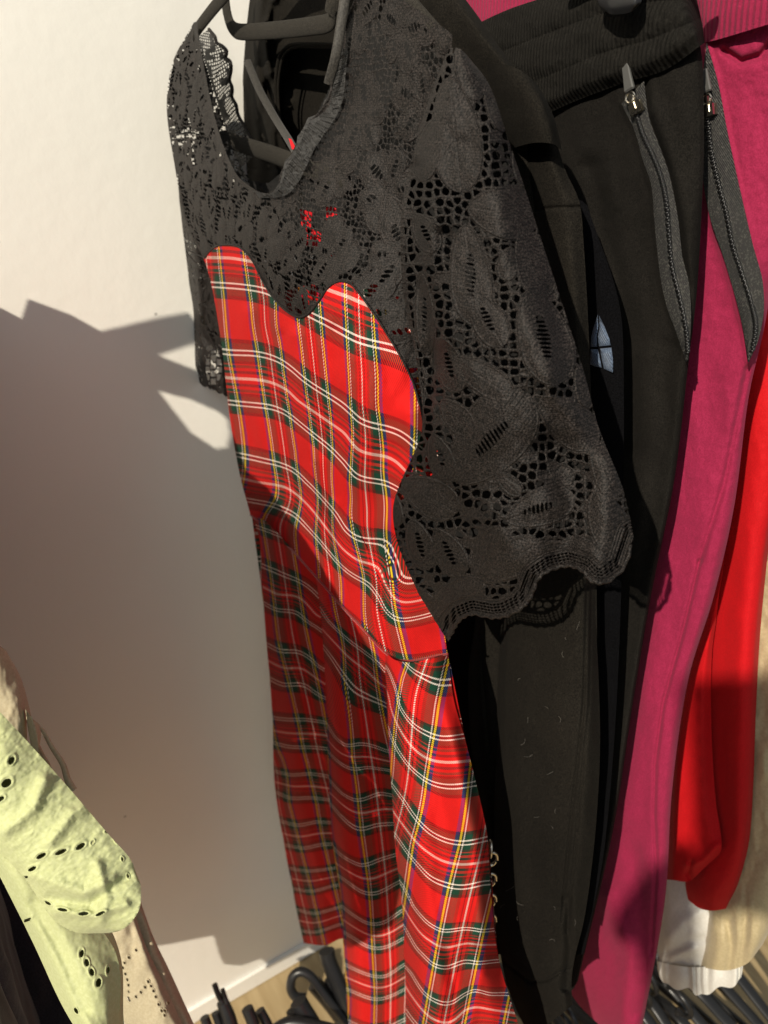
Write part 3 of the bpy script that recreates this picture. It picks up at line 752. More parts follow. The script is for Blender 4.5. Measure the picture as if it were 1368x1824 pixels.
# skirt -----------------------------------------------------------------------
M = Mesh()
def panel(cols, nu, nv, vt, ut, ridges=(), T=.03, sd=1, tcol=None, lam=1.5):
    G = grid(cols, nu, nv, tcol)
    for r in ridges: ridge(G, *r)
    G[..., 2] += .10*fbm(G[..., 0]/45, G[..., 1]/140, sd)
    vf = TPS(vt[0], vt[1], lam); uf = TPS(ut[0], ut[1], 6.0)
    Gs = G[::3, ::3]; U = uf(Gs[..., 0], Gs[..., 1]); V = vf(Gs[..., 0], Gs[..., 1])
    def up_(A):
        a = pchip(np.arange(0, nv, 3), A, np.arange(nv).clip(0, (nv-1)//3*3))
        return pchip(np.arange(0, nu, 3), a.T, np.arange(nu).clip(0, (nu-1)//3*3)).T
    uv = np.stack([up_(U), up_(V)], -1)
    P = atY(G[..., 0], G[..., 1], G[..., 2]/100)
    M.sheet(P, uv=uv)
    return G, P, uv
A_ = .24
vl = lines(z5, [(-A_, [(120, 345), (200, 378), (300, 420), (380, 475)]), (0, [(125, 450), (200, 490), (300, 500), (390, 590)]), (A_, [(130, 525), (200, 565), (300, 578), (390, 645)]),
                (1-A_, [(150, 732), (210, 765), (310, 770), (400, 840)]), (1, [(160, 812), (240, 850), (330, 852), (410, 910)]), (1+A_, [(170, 900), (230, 930), (340, 932), (420, 990)]),
                (2-A_, [(180, 1090), (260, 1100), (350, 1100), (430, 1112)]), (2+A_, [(185, 1212), (260, 1232), (430, 1240)]),
                (3-A_, [(190, 1352), (270, 1370), (360, 1362), (440, 1375)]), (3+A_, [(205, 1455), (260, 1482), (350, 1480), (450, 1490)])])
vl6 = lines(z6, [(4-A_, [(160, 315), (230, 330), (300, 312), (390, 317)]), (4+A_, [(190, 430), (250, 441), (320, 424), (390, 420)]), (5-A_, [(200, 542), (280, 552), (390, 540)]), (5+A_, [(215, 640), (280, 650), (390, 622)]),
                 (6-A_, [(230, 742), (300, 760), (400, 735)]), (6+A_, [(235, 842), (300, 850), (410, 815)])])
ul = lines(z5, [(-.73, [(60, 500), (70, 700)]), (-.27, [(190, 600), (250, 900), (310, 1150), (390, 1500)]), (.27, [(330, 560), (390, 850), (440, 1100)]), (-.73, [(120, 900), (200, 1240), (260, 1500), (310, 1690)]), (-1.27, [(150, 1300), (200, 1690)])])
cl = [[(446, 915, 2.2), (462, 960, 2.6), (467, 1040, 3.0), (475, 1150, 3.4), (485, 1260, 3.6), (488, 1380, 3.8), (498, 1460, 4.0), (515, 1540, 4.2), (526, 1610, 4.4), (541, 1680, 4.6)],
      [(475, 930, .6), (490, 985, .8), (500, 1060, 1.0), (508, 1160, 1.2), (520, 1270, 1.4), (526, 1390, 1.6), (540, 1470, 1.8), (556, 1550, 2.0), (566, 1620, 2.2), (578, 1684, 2.4)],
      [(515, 972, .2), (528, 1020, .6), (538, 1090, 1.2), (546, 1180, 1.8), (556, 1280, 2.2), (562, 1395, 2.6), (572, 1475, 2.8), (588, 1550, 3.0), (600, 1615, 3.2), (608, 1672, 3.4)],
      [(580, 1045, 1.4), (590, 1090, 2.2), (600, 1150, 2.8), (612, 1220, 3.4), (622, 1300, 3.8), (630, 1400, 4.2), (636, 1480, 4.4), (648, 1550, 4.6), (660, 1610, 4.8), (670, 1665, 5.0)]]
panel(cl, 170, 620, (vl[0]+vl6[0], vl[1]+vl6[1]), ul, sd=51)
vm = lines(z5, [(-A_, [(390, 530), (450, 620), (540, 705), (620, 765), (700, 832), (745, 880)]), (0, [(400, 630), (480, 722), (550, 795), (640, 862), (720, 935)]), (A_, [(420, 735), (470, 802), (530, 892), (570, 945), (640, 985), (730, 1025)])])
vm6 = lines(z6, [(1-A_, [(345, -190), (400, -100), (450, -60), (520, -70), (660, -30)]), (1+A_, [(350, -60), (420, 20), (490, 55), (560, 45), (660, 60)]),
                 (2-A_, [(360, 92), (430, 172), (500, 207), (570, 192), (620, 172), (670, 182)]), (2+A_, [(380, 222), (440, 292), (520, 347), (600, 327), (690, 322)]), (3-A_, [(385, 430), (440, 482), (530, 525), (600, 502), (700, 472)]),
                 (3+A_, [(400, 560), (460, 602), (530, 652), (600, 660), (720, 602)]), (4-A_, [(410, 702), (470, 752), (560, 807), (640, 802), (730, 742)]), (4+A_, [(420, 832), (500, 882), (570, 922), (650, 922), (730, 882)]),
                 (5-A_, [(440, 1002), (500, 1032), (580, 1062), (650, 1065), (730, 1012)]), (5+A_, [(450, 1122), (520, 1152), (600, 1176), (730, 1132)]), (6-A_, [(460, 1280), (600, 1330), (730, 1280)])])
um = lines(z6, [(-.27, [(400, -700), (440, -400), (480, 0), (520, 300), (560, 600), (585, 1000), (590, 1290)]), (.27, [(600, -500), (690, 0), (730, 400), (760, 1000)]), (-.5, [(440, 330), (480, 600), (510, 1000), (520, 1290)]), (-.9, [(300, -500), (330, 0), (380, 600), (430, 1200)])])
cm = [[(560, 1015, 1.6), (570, 1100, 2.4), (577, 1200, 3.0), (583, 1350, 3.4), (591, 1500, 3.8), (605, 1600, 4.0), (612, 1690, 4.2), (623, 1850, 4.6), (650, 2060, 4.6)],
      [(566, 1024, -.6), (585, 1105, -.6), (592, 1210, -.6), (600, 1355, -.6), (608, 1500, -.6), (622, 1600, -.6), (628, 1690, -.6), (638, 1850, -.6), (668, 2075, -.6)],
      [(600, 1065, -.6), (612, 1140, -.6), (622, 1240, -.4), (630, 1370, -.2), (638, 1510, 0), (648, 1610, 0), (655, 1700, 0), (662, 1850, 0), (690, 2100, 0)],
      [(650, 1115, -.2), (660, 1185, .4), (664, 1275, 1.0), (670, 1390, 1.4), (676, 1520, 1.6), (684, 1620, 1.8), (690, 1705, 2.0), (694, 1850, 2.0), (716, 2120, 2.0)],
      [(706, 1165, .4), (712, 1240, 1.6), (714, 1320, 2.2), (716, 1410, 2.6), (726, 1530, 2.8), (734, 1630, 3.0), (740, 1710, 3.2), (745, 1850, 3.2), (765, 2140, 3.2)]]
panel(cm, 190, 840, (vm[0]+vm6[0], vm[1]+vm6[1]), um, sd=57)
vn = lines(z5, [(-A_, [(740, 850), (762, 905), (790, 1020), (850, 1110), (930, 1165), (1000, 1190), (1105, 1180)]), (0, [(750, 1000), (790, 1130), (850, 1222), (920, 1282), (1000, 1305), (1140, 1300)]), (A_, [(735, 1120), (780, 1232), (850, 1332), (930, 1397), (1030, 1425), (1170, 1410)]),
                (-1-.0, [(800, 690), (1020, 660)]), (-.76, [(810, 810), (850, 850), (920, 890), (1010, 920)])])
vn6 = lines(z6, [(1-A_, [(680, 132), (740, 212), (780, 275), (860, 360), (950, 405), (1040, 415), (1140, 395)]), (1, [(690, 270), (780, 390), (870, 470), (960, 512), (1130, 508)]), (1+A_, [(700, 382), (770, 482), (850, 572), (930, 612), (1030, 630), (1120, 610)]),
                 (2-A_, [(730, 622), (780, 722), (850, 802), (920, 842), (1040, 832), (1120, 845)]), (2, [(740, 732), (800, 832), (870, 892), (960, 922), (1050, 902), (1150, 910)]), (2+A_, [(750, 842), (800, 932), (870, 1002), (950, 1022), (1030, 992), (1100, 1002), (1190, 990)]),
                 (3-A_, [(770, 1045), (830, 1142), (900, 1187), (980, 1192), (1020, 1162), (1080, 1132), (1150, 1152), (1230, 1150)]), (3, [(790, 1180), (860, 1260), (960, 1290), (1030, 1230), (1100, 1215), (1250, 1240)])])
un = lines(z5, [(-.73, [(690, 830), (705, 950)]), (-.27, [(830, 830), (800, 900), (785, 980), (772, 1100), (760, 1250), (752, 1380)]), (.27, [(1010, 950), (980, 1130), (930, 1400), (870, 1690)]), (.5, [(1080, 1130), (1030, 1450), (980, 1696)]), (.73, [(1150, 1240), (1090, 1696)])])
un6 = lines(z6, [(.27, [(730, 560), (690, 700)]), (.5, [(900, 400), (830, 640), (760, 900)]), (.73, [(1050, 50), (1000, 370), (950, 560), (880, 760), (820, 930), (745, 1100)]), (1.27, [(1110, 620), (1040, 830), (960, 1080), (860, 1290)]), (1.5, [(1140, 700), (1040, 1050), (960, 1290)]), (1.9, [(1200, 900), (1160, 1290)])])
cn = [[(684, 1158, 1.2), (688, 1235, .6), (691, 1310, .2), (698, 1410, 0), (704, 1510, 0), (716, 1610, 0), (721, 1710, 0), (724, 1860, 0), (738, 2140, 0)],
      [(690, 1164, -.6), (696, 1238, -1.8), (702, 1314, -2.4), (712, 1414, -2.8), (720, 1513, -3.0), (732, 1613, -3.2), (738, 1713, -3.4), (744, 1863, -3.6), (768, 2160, -3.6)],
      [(705, 1176, -1.2), (718, 1246, -2.2), (730, 1322, -2.8), (742, 1420, -3.2), (750, 1518, -3.6), (762, 1616, -3.8), (770, 1716, -4.0), (780, 1866, -4.2), (812, 2180, -4.2)],
      [(735, 1180, -1.4), (752, 1250, -1.6), (770, 1328, -1.6), (786, 1424, -2.0), (798, 1522, -2.2), (808, 1616, -2.4), (818, 1716, -2.4), (832, 1868, -2.4), (870, 2190, -2.4)],
      [(770, 1171, -.6), (784, 1248, -.4), (804, 1322, -.8), (824, 1412, -1.2), (842, 1510, -1.4), (850, 1600, -1.4), (860, 1704, -1.4), (884, 1860, -1.4), (930, 2170, -1.4)],
      [(798, 1164, 1.2), (807, 1240, 1.0), (827, 1312, 1.0), (848, 1395, 1.0), (868, 1490, 1.0), (874, 1580, 1.0), (886, 1695, 1.0), (930, 1850, 1.0), (985, 2120, 1.0)]]
rn = [([(835, 1690), (850, 1740), (830, 1830)], 20, .7, 0), ([(800, 1690), (815, 1760), (800, 1830)], 18, -.5, 0), ([(740, 1540), (735, 1660), (730, 1800)], 10, -.4, 0), ([(760, 1300), (790, 1480), (800, 1640)], 34, -.3, 0)]
panel(cn, 300, 960, (vn[0]+vn6[0], vn[1]+vn6[1]), un, rn, sd=61)
# back of the skirt closes the tube
bk = [[(448, 915, 2.4), (477, 1150, 3.6), (500, 1460, 4.2), (543, 1676, 4.8)], [(520, 980, 5), (560, 1180, 6), (590, 1480, 7), (620, 1640, 8)],
      [(650, 1100, 5), (690, 1280, 6), (710, 1500, 7), (735, 1700, 8), (745, 1900, 8)], [(798, 1164, 1.4), (828, 1312, 1.2), (868, 1490, 1.2), (887, 1695, 1.2), (950, 2120, 1.2)]]
G = grid(bk, 60, 120); M.sheet(atY(G[..., 0], G[..., 1], G[..., 2]/100), uv=np.stack([G[..., 0]/110, G[..., 1]/190], -1), flip=True)
skirt = M.build('skirt', M_tart, dress)
# ribbon hanging loops and the red tab
def strip(name, mat, parent, pts, w, n=50):
    pts = np.array(pts, float); q = pchip(np.arange(len(pts)), pts, np.linspace(0, len(pts)-1, n))
    M = Mesh(); M.tube(atY(q[:, 0], q[:, 1], q[:, 2]/100), w, 10, flat=RT); return M.build(name, mat, parent)
strip('hanging_loop', M_ribbon, dress, [(440, 108, 5.2), (462, 160, 4.6), (490, 210, 4.0), (512, 245, 2.6), (528, 272, 1.0)], .0035)
strip('hanging_loop', M_ribbon, dress, [(618, -30, -.6), (608, 40, -1.2), (598, 100, -1.6), (585, 150, -1.8)], .0032)
M = Mesh(); g = grid([[(514, 246, 1.2), (520, 266, .9)], [(519, 248, 1.2), (528, 266, .9)]], 6, 8); M.sheet(atY(g[..., 0], g[..., 1], g[..., 2]/100)); M.build('care_tab', M_redtab, dress)
# chain at the hip
ch = [(867, 1512), (868, 1530), (864, 1549), (866, 1567), (863, 1586), (866, 1604), (862, 1622), (866, 1640)]
M = Mesh()
for c4 in ([(534, 372), (556, 378), (552, 440), (540, 436)], [(580, 360), (600, 372), (604, 420), (592, 470), (584, 440)], [(546, 405), (572, 414), (572, 446), (552, 440)]):
    p = np.array(c4, float); cc = p.mean(0); ring = np.array([cc+(p-cc)*k for k in (1, .5, .02)]); ring = np.concatenate([ring, ring[:, :1]], 1)
    M.sheet(atY(ring[..., 0], ring[..., 1], np.full(ring.shape[:2], -.022)), flip=True)
M.build('lining_tape', M_redtab, dress)
chain = bpy.data.objects.new('chain', None); scene.collection.objects.link(chain); chain.parent = dress; chain['_o'] = dress['_o']
for i, (x, y) in enumerate(ch):
    c = atY(np.array(x+7.), np.array(y), np.array(.026)); t = np.linspace(0, 2*math.pi, 24, endpoint=False)
    a1 = np.array([0, 0, 1.0]); a2 = np.array([.8, -.6, 0]) if i % 2 == 0 else np.array([.35, .93, 0])
    M = Mesh(); M.tube(c+(np.cos(t)[:, None]*a1*.0075+np.sin(t)[:, None]*a2*.0052), .0014, 8, closed=True)
    M.build('chain_link', M_steel, chain)
# waist seam: a fine welt
M = Mesh(); q = pchip(np.arange(6), np.array(bot, float), np.linspace(0, 5, 120)); t5 = torsoY(q[:, 0], q[:, 1])
M.tube(atY(q[:, 0], q[:, 1], (np.convolve(np.pad(t5, 5, 'edge'), np.ones(11)/11, 'valid')-.10)/100), .0009, 6)
M.build('waist_seam', fabric('dark_red_thread', (.16, .006, .006), (.3, .02, .02)), dress)

# ------------------------------------------------------------------ hanger of the dress
def bar(M, pts, w, mode='Y', n=40, flat=(.25, .05, .95), seg=12):
    pts = np.array(pts, float); q = pchip(np.arange(len(pts)), pts, np.linspace(0, len(pts)-1, n))
    M.tube(atY(q[:, 0], q[:, 1], q[:, 2]/100), w, seg, flat=flat)
hang = thing('clothes_hanger', 'black velvet hanger holding the tartan dress, with a lower trouser bar', 'hanger', (.33, .02, 1.5))
M = Mesh(); bar(M, [(338, 74, 2.2), (352, 52, 2.2), (378, 18, 2.2), (410, -20, 2.2), (470, -90, 2.2)], .0062)
bar(M, [(470, -90, 2.2), (560, -120, 2.2), (680, -40, 1.6), (790, 80, 1.2)], .0062); M.build('shoulder_frame', M_flock, hang)
M = Mesh(); bar(M, [(395, 246, 3.4), (425, 256, 3.4), (470, 270, 3.4), (520, 288, 3.4), (620, 330, 3.0)], .0072); M.build('trouser_bar', M_flock, hang)
M = Mesh(); bar(M, [(470, -90, 2.2), (466, -130, 2.2), (476, -170, 2.2), (500, -185, 2.2), (520, -165, 2.2)], .0018, flat=None, seg=8); M.build('hook', M_metal, hang)

# ------------------------------------------------------------------ black jersey joggers folded over a hanger, behind the dress
jog = thing('jersey_joggers', 'black jersey joggers folded over a hanger right behind the tartan dress', 'trousers', (.5, .1, .4))
B1 = .07
M = Mesh()
# folded upper part, seen through the neck of the dress and above the near sleeve
cols = [[(452, -60, 3), (438, 60, 3), (432, 150, 3.2), (430, 240, 3.4), (436, 330, 3.6), (440, 420, 3.8)],
        [(476, -60, 0), (466, 50, .2), (462, 140, .6), (464, 240, .8), (466, 330, 1.0), (470, 420, 1.0)],
        [(520, -60, -.2), (512, 40, 0), (520, 90, .2), (530, 240, .4), (520, 340, .5), (520, 430, .5)],
        [(600, -70, -.5), (600, 20, -.4), (610, 120, 0), (620, 300, .2), (640, 400, .3), (640, 500, .3)],
        [(700, -80, -1.2), (740, -10, -1.2), (780, 60, -.8), (820, 200, 0), (860, 330, .4), (880, 430, .6)],
        [(742, -80, -1.0), (800, -10, -1.2), (852, 60, -1.0), (905, 140, -.6), (930, 260, .2), (950, 380, .8)],
        [(764, -80, .4), (830, 0, .2), (880, 70, .2), (930, 150, .4), (948, 260, 1.0), (960, 380, 1.6)]]
cloth(M, cols, 220, 260, T=.05, base=B1, noise=(.18, 50), sd=71, tcol=[0, .1, .22, .45, .72, .9, 1], ridges=[
    ([(468, -20), (452, 100), (470, 200), (500, 330)], 9, .55, 0), ([(452, 60), (444, 160), (452, 300)], 7, -.5, 0), ([(492, -10), (470, 60), (480, 130)], 8, .5, 0), ([(480, 150), (466, 220), (486, 300)], 9, -.6, 0),
    ([(500, 180), (486, 240), (490, 320)], 8, .5, 0), ([(488, 10), (480, 60), (492, 100)], 6, -.4, 0), ([(474, 40), (478, 120), (500, 190)], 7, .4, 0)],
    mask=lambda x, y: ~inpoly(x, y, smoothpoly([(500, 96), (512, 82), (545, 78), (600, 82), (640, 90), (640, 280), (560, 290), (510, 262), (494, 200), (492, 150)], 4)))
# inside of the folded waistband, its shade painted in near-black, with its turned edge
cols = [[(470, 50, 3.2), (470, 330, 3.4)], [(560, 50, 4.4), (560, 340, 4.4)], [(660, 60, 3.2), (660, 340, 3.4)]]
cloth(M, cols, 20, 30, T=.004, base=B1, noise=None, mi=1)
body = M.build('folded_waist', [M_jersey, M_tee], jog)
rim = np.array([(640, 84), (600, 81), (560, 79), (528, 79), (511, 84), (500, 97), (494, 120), (491, 150), (492, 185), (496, 215)], float)
q = pchip(np.arange(len(rim)), rim, np.linspace(0, len(rim)-1, 60)); M = Mesh()
for off, rr in ((0, .0017), (4.5, .0012)):
    M.tube(atY(q[:, 0]+off, q[:, 1]+off, np.full(60, B1-.006)), rr, 8)
M.build('hemmed_edge', M_jersey, body)
# rolled fold with the tube leaving it
M = Mesh()
cols = [[(850, 120, .4), (862, 175, .3), (880, 220, .3), (905, 268, .5)], [(876, 113, -1.0), (894, 160, -1.2), (912, 208, -1.2), (930, 259, -1.0)], [(912, 118, -1.6), (930, 162, -1.9), (946, 208, -1.9), (957, 254, -1.6)],
        [(942, 136, -1.2), (960, 172, -1.5), (973, 212, -1.5), (983, 256, -1.2)], [(958, 152, .2), (977, 186, .1), (991, 222, .1), (1001, 268, .2)]]
cloth(M, cols, 90, 90, T=.03, base=B1, noise=(.06, 30), sd=73)
q = np.array([(920, 262), (940, 255), (958, 253), (978, 257), (1000, 270)], float)
M.build('rolled_fold', M_jersey, jog)
M = Mesh()
cols = [[(905, 230, 1.6), (922, 290, 1.4), (945, 370, 1.2), (960, 450, 1.2), (980, 600, 1.2), (988, 800, 1.2), (990, 1000, 1.2), (985, 1180, 1.2)],
        [(930, 236, .1), (944, 290, -.1), (964, 366, -.2), (980, 446, -.2), (1000, 600, -.2), (1008, 800, -.1), (1012, 1000, 0), (1012, 1180, 0)],
        [(962, 240, -.4), (980, 290, -.6), (1000, 362, -.6), (1010, 442, -.6), (1026, 600, -.5), (1034, 800, -.4), (1040, 1000, -.2), (1042, 1180, -.2)],
        [(990, 248, .5), (1006, 300, .5), (1033, 364, .5), (1040, 440, .5), (1049, 600, .5), (1056, 800, .6), (1062, 1000, .8), (1064, 1180, .8)]]
cloth(M, cols, 110, 420, T=.03, base=B1+.006, noise=(.08, 45), fine=0.015, sd=75, ridges=[([(948, 374), (990, 370), (1034, 369)], 3, -.18, 0)])
M.build('leg_top', M_jersey, jog)
# two layers of leg below the sleeve
M = Mesh()
cols = [[(850, 1040, 1.4), (846, 1110, 1.2), (834, 1205, 1.2), (838, 1320, 1.2), (858, 1450, 1.2), (872, 1530, 1.2), (880, 1680, 1.2)], [(868, 1040, .5), (866, 1110, .3), (862, 1205, .3), (866, 1320, .4), (876, 1450, .4), (884, 1530, .4), (890, 1680, .4)],
        [(930, 1040, 1.6), (930, 1110, 1.6), (930, 1205, 1.6), (930, 1320, 1.6), (930, 1450, 1.6), (930, 1530, 1.6), (930, 1680, 1.6)]]
cloth(M, cols, 70, 240, T=.02, base=B1+.012, noise=(.12, 40), fine=0.02, sd=79, ridges=[([(856, 1100), (860, 1200), (872, 1340)], 4, -.2, 0)])
ll = M.build('leg', M_jersey, jog); ll['label'] = 'rear leg layer showing at the left edge'
M = Mesh()
cols = [[(890, 1000, 1.4), (893, 1095, 1.2), (887, 1200, 1.2), (884, 1320, 1.2), (880, 1452, 1.2), (881, 1560, 1.2), (884, 1640, 1.2), (893, 1710, 1.2), (908, 1770, 1.2), (942, 1845, 1.2)],
        [(908, 1000, -.2), (910, 1095, -.4), (903, 1200, -.4), (900, 1320, -.4), (897, 1452, -.3), (899, 1560, -.3), (903, 1640, -.2), (912, 1714, -.2), (926, 1772, 0), (956, 1838, .2)],
        [(970, 1000, -.7), (970, 1095, -.9), (966, 1200, -1.0), (962, 1320, -1.0), (955, 1452, -.9), (950, 1560, -.8), (948, 1640, -.7), (952, 1730, -.6), (965, 1780, -.4), (980, 1822, -.2)],
        [(1040, 1000, -.3), (1040, 1095, -.5), (1042, 1200, -.6), (1042, 1320, -.6), (1036, 1452, -.5), (1024, 1560, -.4), (1012, 1650, -.2), (1003, 1720, -.2), (1004, 1766, 0), (1008, 1800, .1)],
        [(1062, 1000, 1.2), (1061, 1095, 1.2), (1066, 1200, 1.2), (1069, 1320, 1.2), (1063, 1452, 1.2), (1052, 1560, 1.2), (1040, 1640, 1.2), (1022, 1715, 1.2), (1018, 1752, 1.2), (1020, 1790, 1.2)]]
cloth(M, cols, 220, 520, T=.035, base=B1, noise=(.16, 55), fine=0.02, sd=81, tcol=[0, .1, .5, .88, 1], ridges=[
    ([(1046, 1040), (1040, 1250), (1018, 1450), (1000, 1640)], 3.2, -.16, 0), ([(1054, 1040), (1050, 1250), (1030, 1450), (1010, 1660)], 3.0, -.10, 0), ([(895, 1710), (945, 1750), (975, 1745), (1012, 1722)], 3.5, -.22, 0),
    ([(1010, 1600), (1014, 1690), (1006, 1760)], 8, -.5, 0), ([(895, 1110), (888, 1240), (884, 1360)], 5, -.2, 0)])
# a few clinging hairs
for k in range(20):
    x = rng.uniform(895, 1045); y = rng.uniform(1120, 1680); a = rng.uniform(0, 6.3); n = 8; t = np.linspace(0, 1, n); Lh = rng.uniform(6, 20); cv = rng.uniform(-2.5, 2.5)
    hx_ = x+np.cumsum(np.cos(a+cv*t))*Lh/n; hy_ = y+np.cumsum(np.sin(a+cv*t))*Lh/n
    M.tube(atY(hx_, hy_, np.full(n, B1-.0125)), .00008, 3, mi=1)
ll = M.build('leg', [M_jersey, fabric('grey_lint', (.10, .09, .075), (.18, .16, .13))], jog); ll['label'] = 'front leg with twin seam and plain hem'

# ------------------------------------------------------------------ black tee with embroidery
tee = thing('cotton_tshirt', 'black cotton t-shirt with a small pale blue embroidered leaf, squeezed between two pairs of trousers', 'top', (.5, .13, .6))
M = Mesh()
cols = [[(940, 350, .5), (860, 560, .8), (800, 660, 1), (770, 1000, 1), (770, 1500, 1), (800, 1700, 1)], [(985, 350, .5), (985, 560, .5), (985, 660, .5), (985, 1000, .5), (985, 1500, .5), (985, 1700, .5)], [(1030, 355, .1), (1058, 560, 0), (1058, 660, 0), (1058, 1000, 0), (1045, 1500, 0), (1030, 1700, 0)], [(1046, 366, .3), (1106, 560, .3), (1111, 660, .3), (1108, 1000, .3), (1078, 1500, .3), (1040, 1700, .3)]]
cloth(M, cols, 60, 140, T=.012, base=.108, noise=(.05, 60), sd=83)
M.build('body', M_tee, tee)
emb = bpy.data.objects.new('embroidery', None); scene.collection.objects.link(emb); emb.parent = tee; emb['_o'] = tee['_o']
for poly in ([(1065, 560), (1058, 580), (1053, 600), (1052, 618), (1064, 618), (1063, 600), (1066, 580)], [(1067, 562), (1077, 582), (1085, 602), (1088, 615), (1067, 617), (1065, 600), (1068, 582)],
             [(1052, 622), (1065, 622), (1069, 640), (1072, 655), (1060, 653), (1051, 649)], [(1069, 621), (1089, 619), (1092, 640), (1092, 664), (1076, 657), (1072, 640)]):
    p = np.array(poly, float); c = p.mean(0); M = Mesh(); ring = np.array([c+(p-c)*s for s in (1.0, .92, .5, .02)])
    zz_ = np.array([.1075, .1062, .1056, .1055])[:, None]*np.ones((1, len(p)))
    P = atY(ring[..., 0], ring[..., 1], zz_); P = np.concatenate([P, P[:, :1]], 1); M.sheet(P, flip=True); M.build('leaf_patch', M_emb, emb)

# ------------------------------------------------------------------ zips
def zipper(parent, base, tapeL, tapeR, teeth, slider, puller, clip=None):
    M = Mesh(); n = max(len(tapeL), len(tapeR))
    gl = [(x, y, 0) for x, y in tapeL]; gr = [(x, y, 0) for x, y in tapeR]
    G = grid([gl, gr], 24, 160); G[..., 2] -= .10*np.sin(np.linspace(0, math.pi, 24))[None]
    M.sheet(atY(G[..., 0], G[..., 1], base+G[..., 2]/100)); tp = M.build('zip_tape', M_zip, parent)
    t = np.array(teeth, float); q = pchip(np.arange(len(t)), t, np.linspace(0, len(t)-1, 105))
    M = Mesh(); P = atY(q[:, 0], q[:, 1], np.full(len(q), base-.0022)); T = np.gradient(P, axis=0); T /= np.linalg.norm(T, axis=1)[:, None]
    S = np.cross(T, [0, 1, 0]); S /= np.linalg.norm(S, axis=1)[:, None]; D = np.cross(S, T)
    step = np.linalg.norm(np.diff(P, axis=0), axis=1).mean()
    for i in range(len(q)):
        sgn = 1 if i % 2 else -1
        M.box(P[i]+S[i]*.0004*sgn, S[i]*.0012, T[i]*step*.32, D[i]*.0006)
    M.tube(P+D*.0006*0+np.array([0, .0010, 0]), .0009, 6)
    M.build('zip_teeth', M_plast, tp)
    s0, s1 = slider; p0, p1 = puller
    A, B = atY(*np.array([s0[0], s1[0]]).reshape(1, 2), *np.array([s0[1], s1[1]]).reshape(1, 2), np.array([[base-.005, base-.005]]))[0] if False else (atY(np.array(s0[0]), np.array(s0[1]), np.array(base-.005)), atY(np.array(s1[0]), np.array(s1[1]), np.array(base-.005)))
    ax = (B-A)/2; l = np.linalg.norm(ax); axn = ax/l; sx = np.cross(axn, [0, 1, 0]); sx /= np.linalg.norm(sx); dz = np.cross(sx, axn)
    M = Mesh(); c = (A+B)/2
    M.box(c+axn*l*.45, sx*.0036, axn*l*.5, dz*.0010); M.box(c+axn*l*.45+dz*.003, sx*.0036, axn*l*.5, dz*.0008)
    M.box(c-axn*l*.1, sx*.0013, axn*l*.7, dz*.0016)
    t = np.linspace(0, 2*math.pi, 20, endpoint=False)
    M.tube(c-axn*l*.55+np.cos(t)[:, None]*sx*.0032+np.sin(t)[:, None]*axn*l*.45-np.array([0, .0012, 0]), .0008, 6, closed=True)
    sl_ = M.build('zip_slider', M_metal, tp, smooth=False)
    A = atY(np.array(p0[0]), np.array(p0[1]), np.array(base-.0062)); B = atY(np.array(p1[0]), np.array(p1[1]), np.array(base-.0066))
    ax = B-A; L = np.linalg.norm(ax); axn = ax/L; sx = np.cross(axn, [0, 1, 0]); sx /= np.linalg.norm(sx); dz = np.cross(sx, axn)
    M = Mesh(); g = []
    for f, w, d in ((0, .0018, .0006), (.04, .0024, .0011), (.5, .0029, .0013), (.94, .0036, .0015), (1, .0030, .0008)):
        c = A+ax*f; g.append([c-sx*w-dz*d*.4, c-sx*w*.8-dz*d, c+sx*w*.8-dz*d, c+sx*w-dz*d*.4, c+sx*w+dz*d*.4, c-sx*w+dz*d*.4, c-sx*w-dz*d*.4])
    g = np.array(g); M.sheet(g); M.box(A+ax*.5, sx*.0022, ax*.47, dz*.0005)
    M.build('zip_puller', M_puller, tp, smooth=False)

# ------------------------------------------------------------------ black zip joggers
zj = thing('zip_joggers', 'black joggers with ribbed waistband and a zipped pocket, in front of the crimson pair', 'trousers', (.6, .2, .4))
B2 = .135
M = Mesh()
L2 = [(870, 90, 2), (920, 200, 2), (960, 330, 2.2), (1000, 480, 2.4), (1030, 650, 2.4), (1040, 850, 2.4), (1050, 1080, 2.4), (1045, 1300, 2.4), (1035, 1480, 2.2), (1020, 1640, 2), (1005, 1770, 2)]
R2 = [(1240, 40, 1.6), (1252, 120, 1.4), (1254, 250, 1.2), (1251, 350, 1.2), (1242, 510, 1.2), (1226, 650, 1.2), (1202, 850, 1.2), (1160, 1060, 1.2), (1128, 1250, 1.2), (1092, 1480, 1.4), (1030, 1745, 1.6)]
cols = []
for f, b in [(0, 0), (.15, .8), (.3, 1.3), (.5, 1.3), (.7, 1.2), (.9, 1.0), (.97, .5), (1, 0)]:
    cols.append([(l[0]*(1-f)+r[0]*f, l[1]*(1-f)+r[1]*f+8*math.sin(math.pi*f), l[2]*(1-f)+r[2]*f-b) for l, r in zip(L2, R2)])
zl = [(1107, 185), (1131, 235), (1147, 292), (1162, 341), (1166, 401), (1174, 473), (1181, 523), (1200, 579), (1222, 645)]
zr = [(1147, 144), (1156, 208), (1175, 261), (1190, 303), (1199, 341), (1209, 398), (1215, 454), (1228, 511), (1231, 568), (1226, 640)]
Gz, _ = cloth(M, cols, 300, 620, T=.04, base=B2, noise=(.22, 70), fine=0.022, sd=87, tcol=[0, .15, .3, .5, .7, .9, .97, 1], ridges=[
    (zr, 7, -.35, 0), (zl, 5, .14, 0), ([(1050, 300), (1085, 420), (1110, 560), (1120, 800)], 22, -.5, 0), ([(1170, 200), (1230, 420), (1222, 600)], 18, .3, 0), ([(1150, 640), (1160, 800), (1130, 1000)], 30, .35, 0), ([(1190, 620), (1180, 800), (1150, 1000)], 20, -.3, 0)])
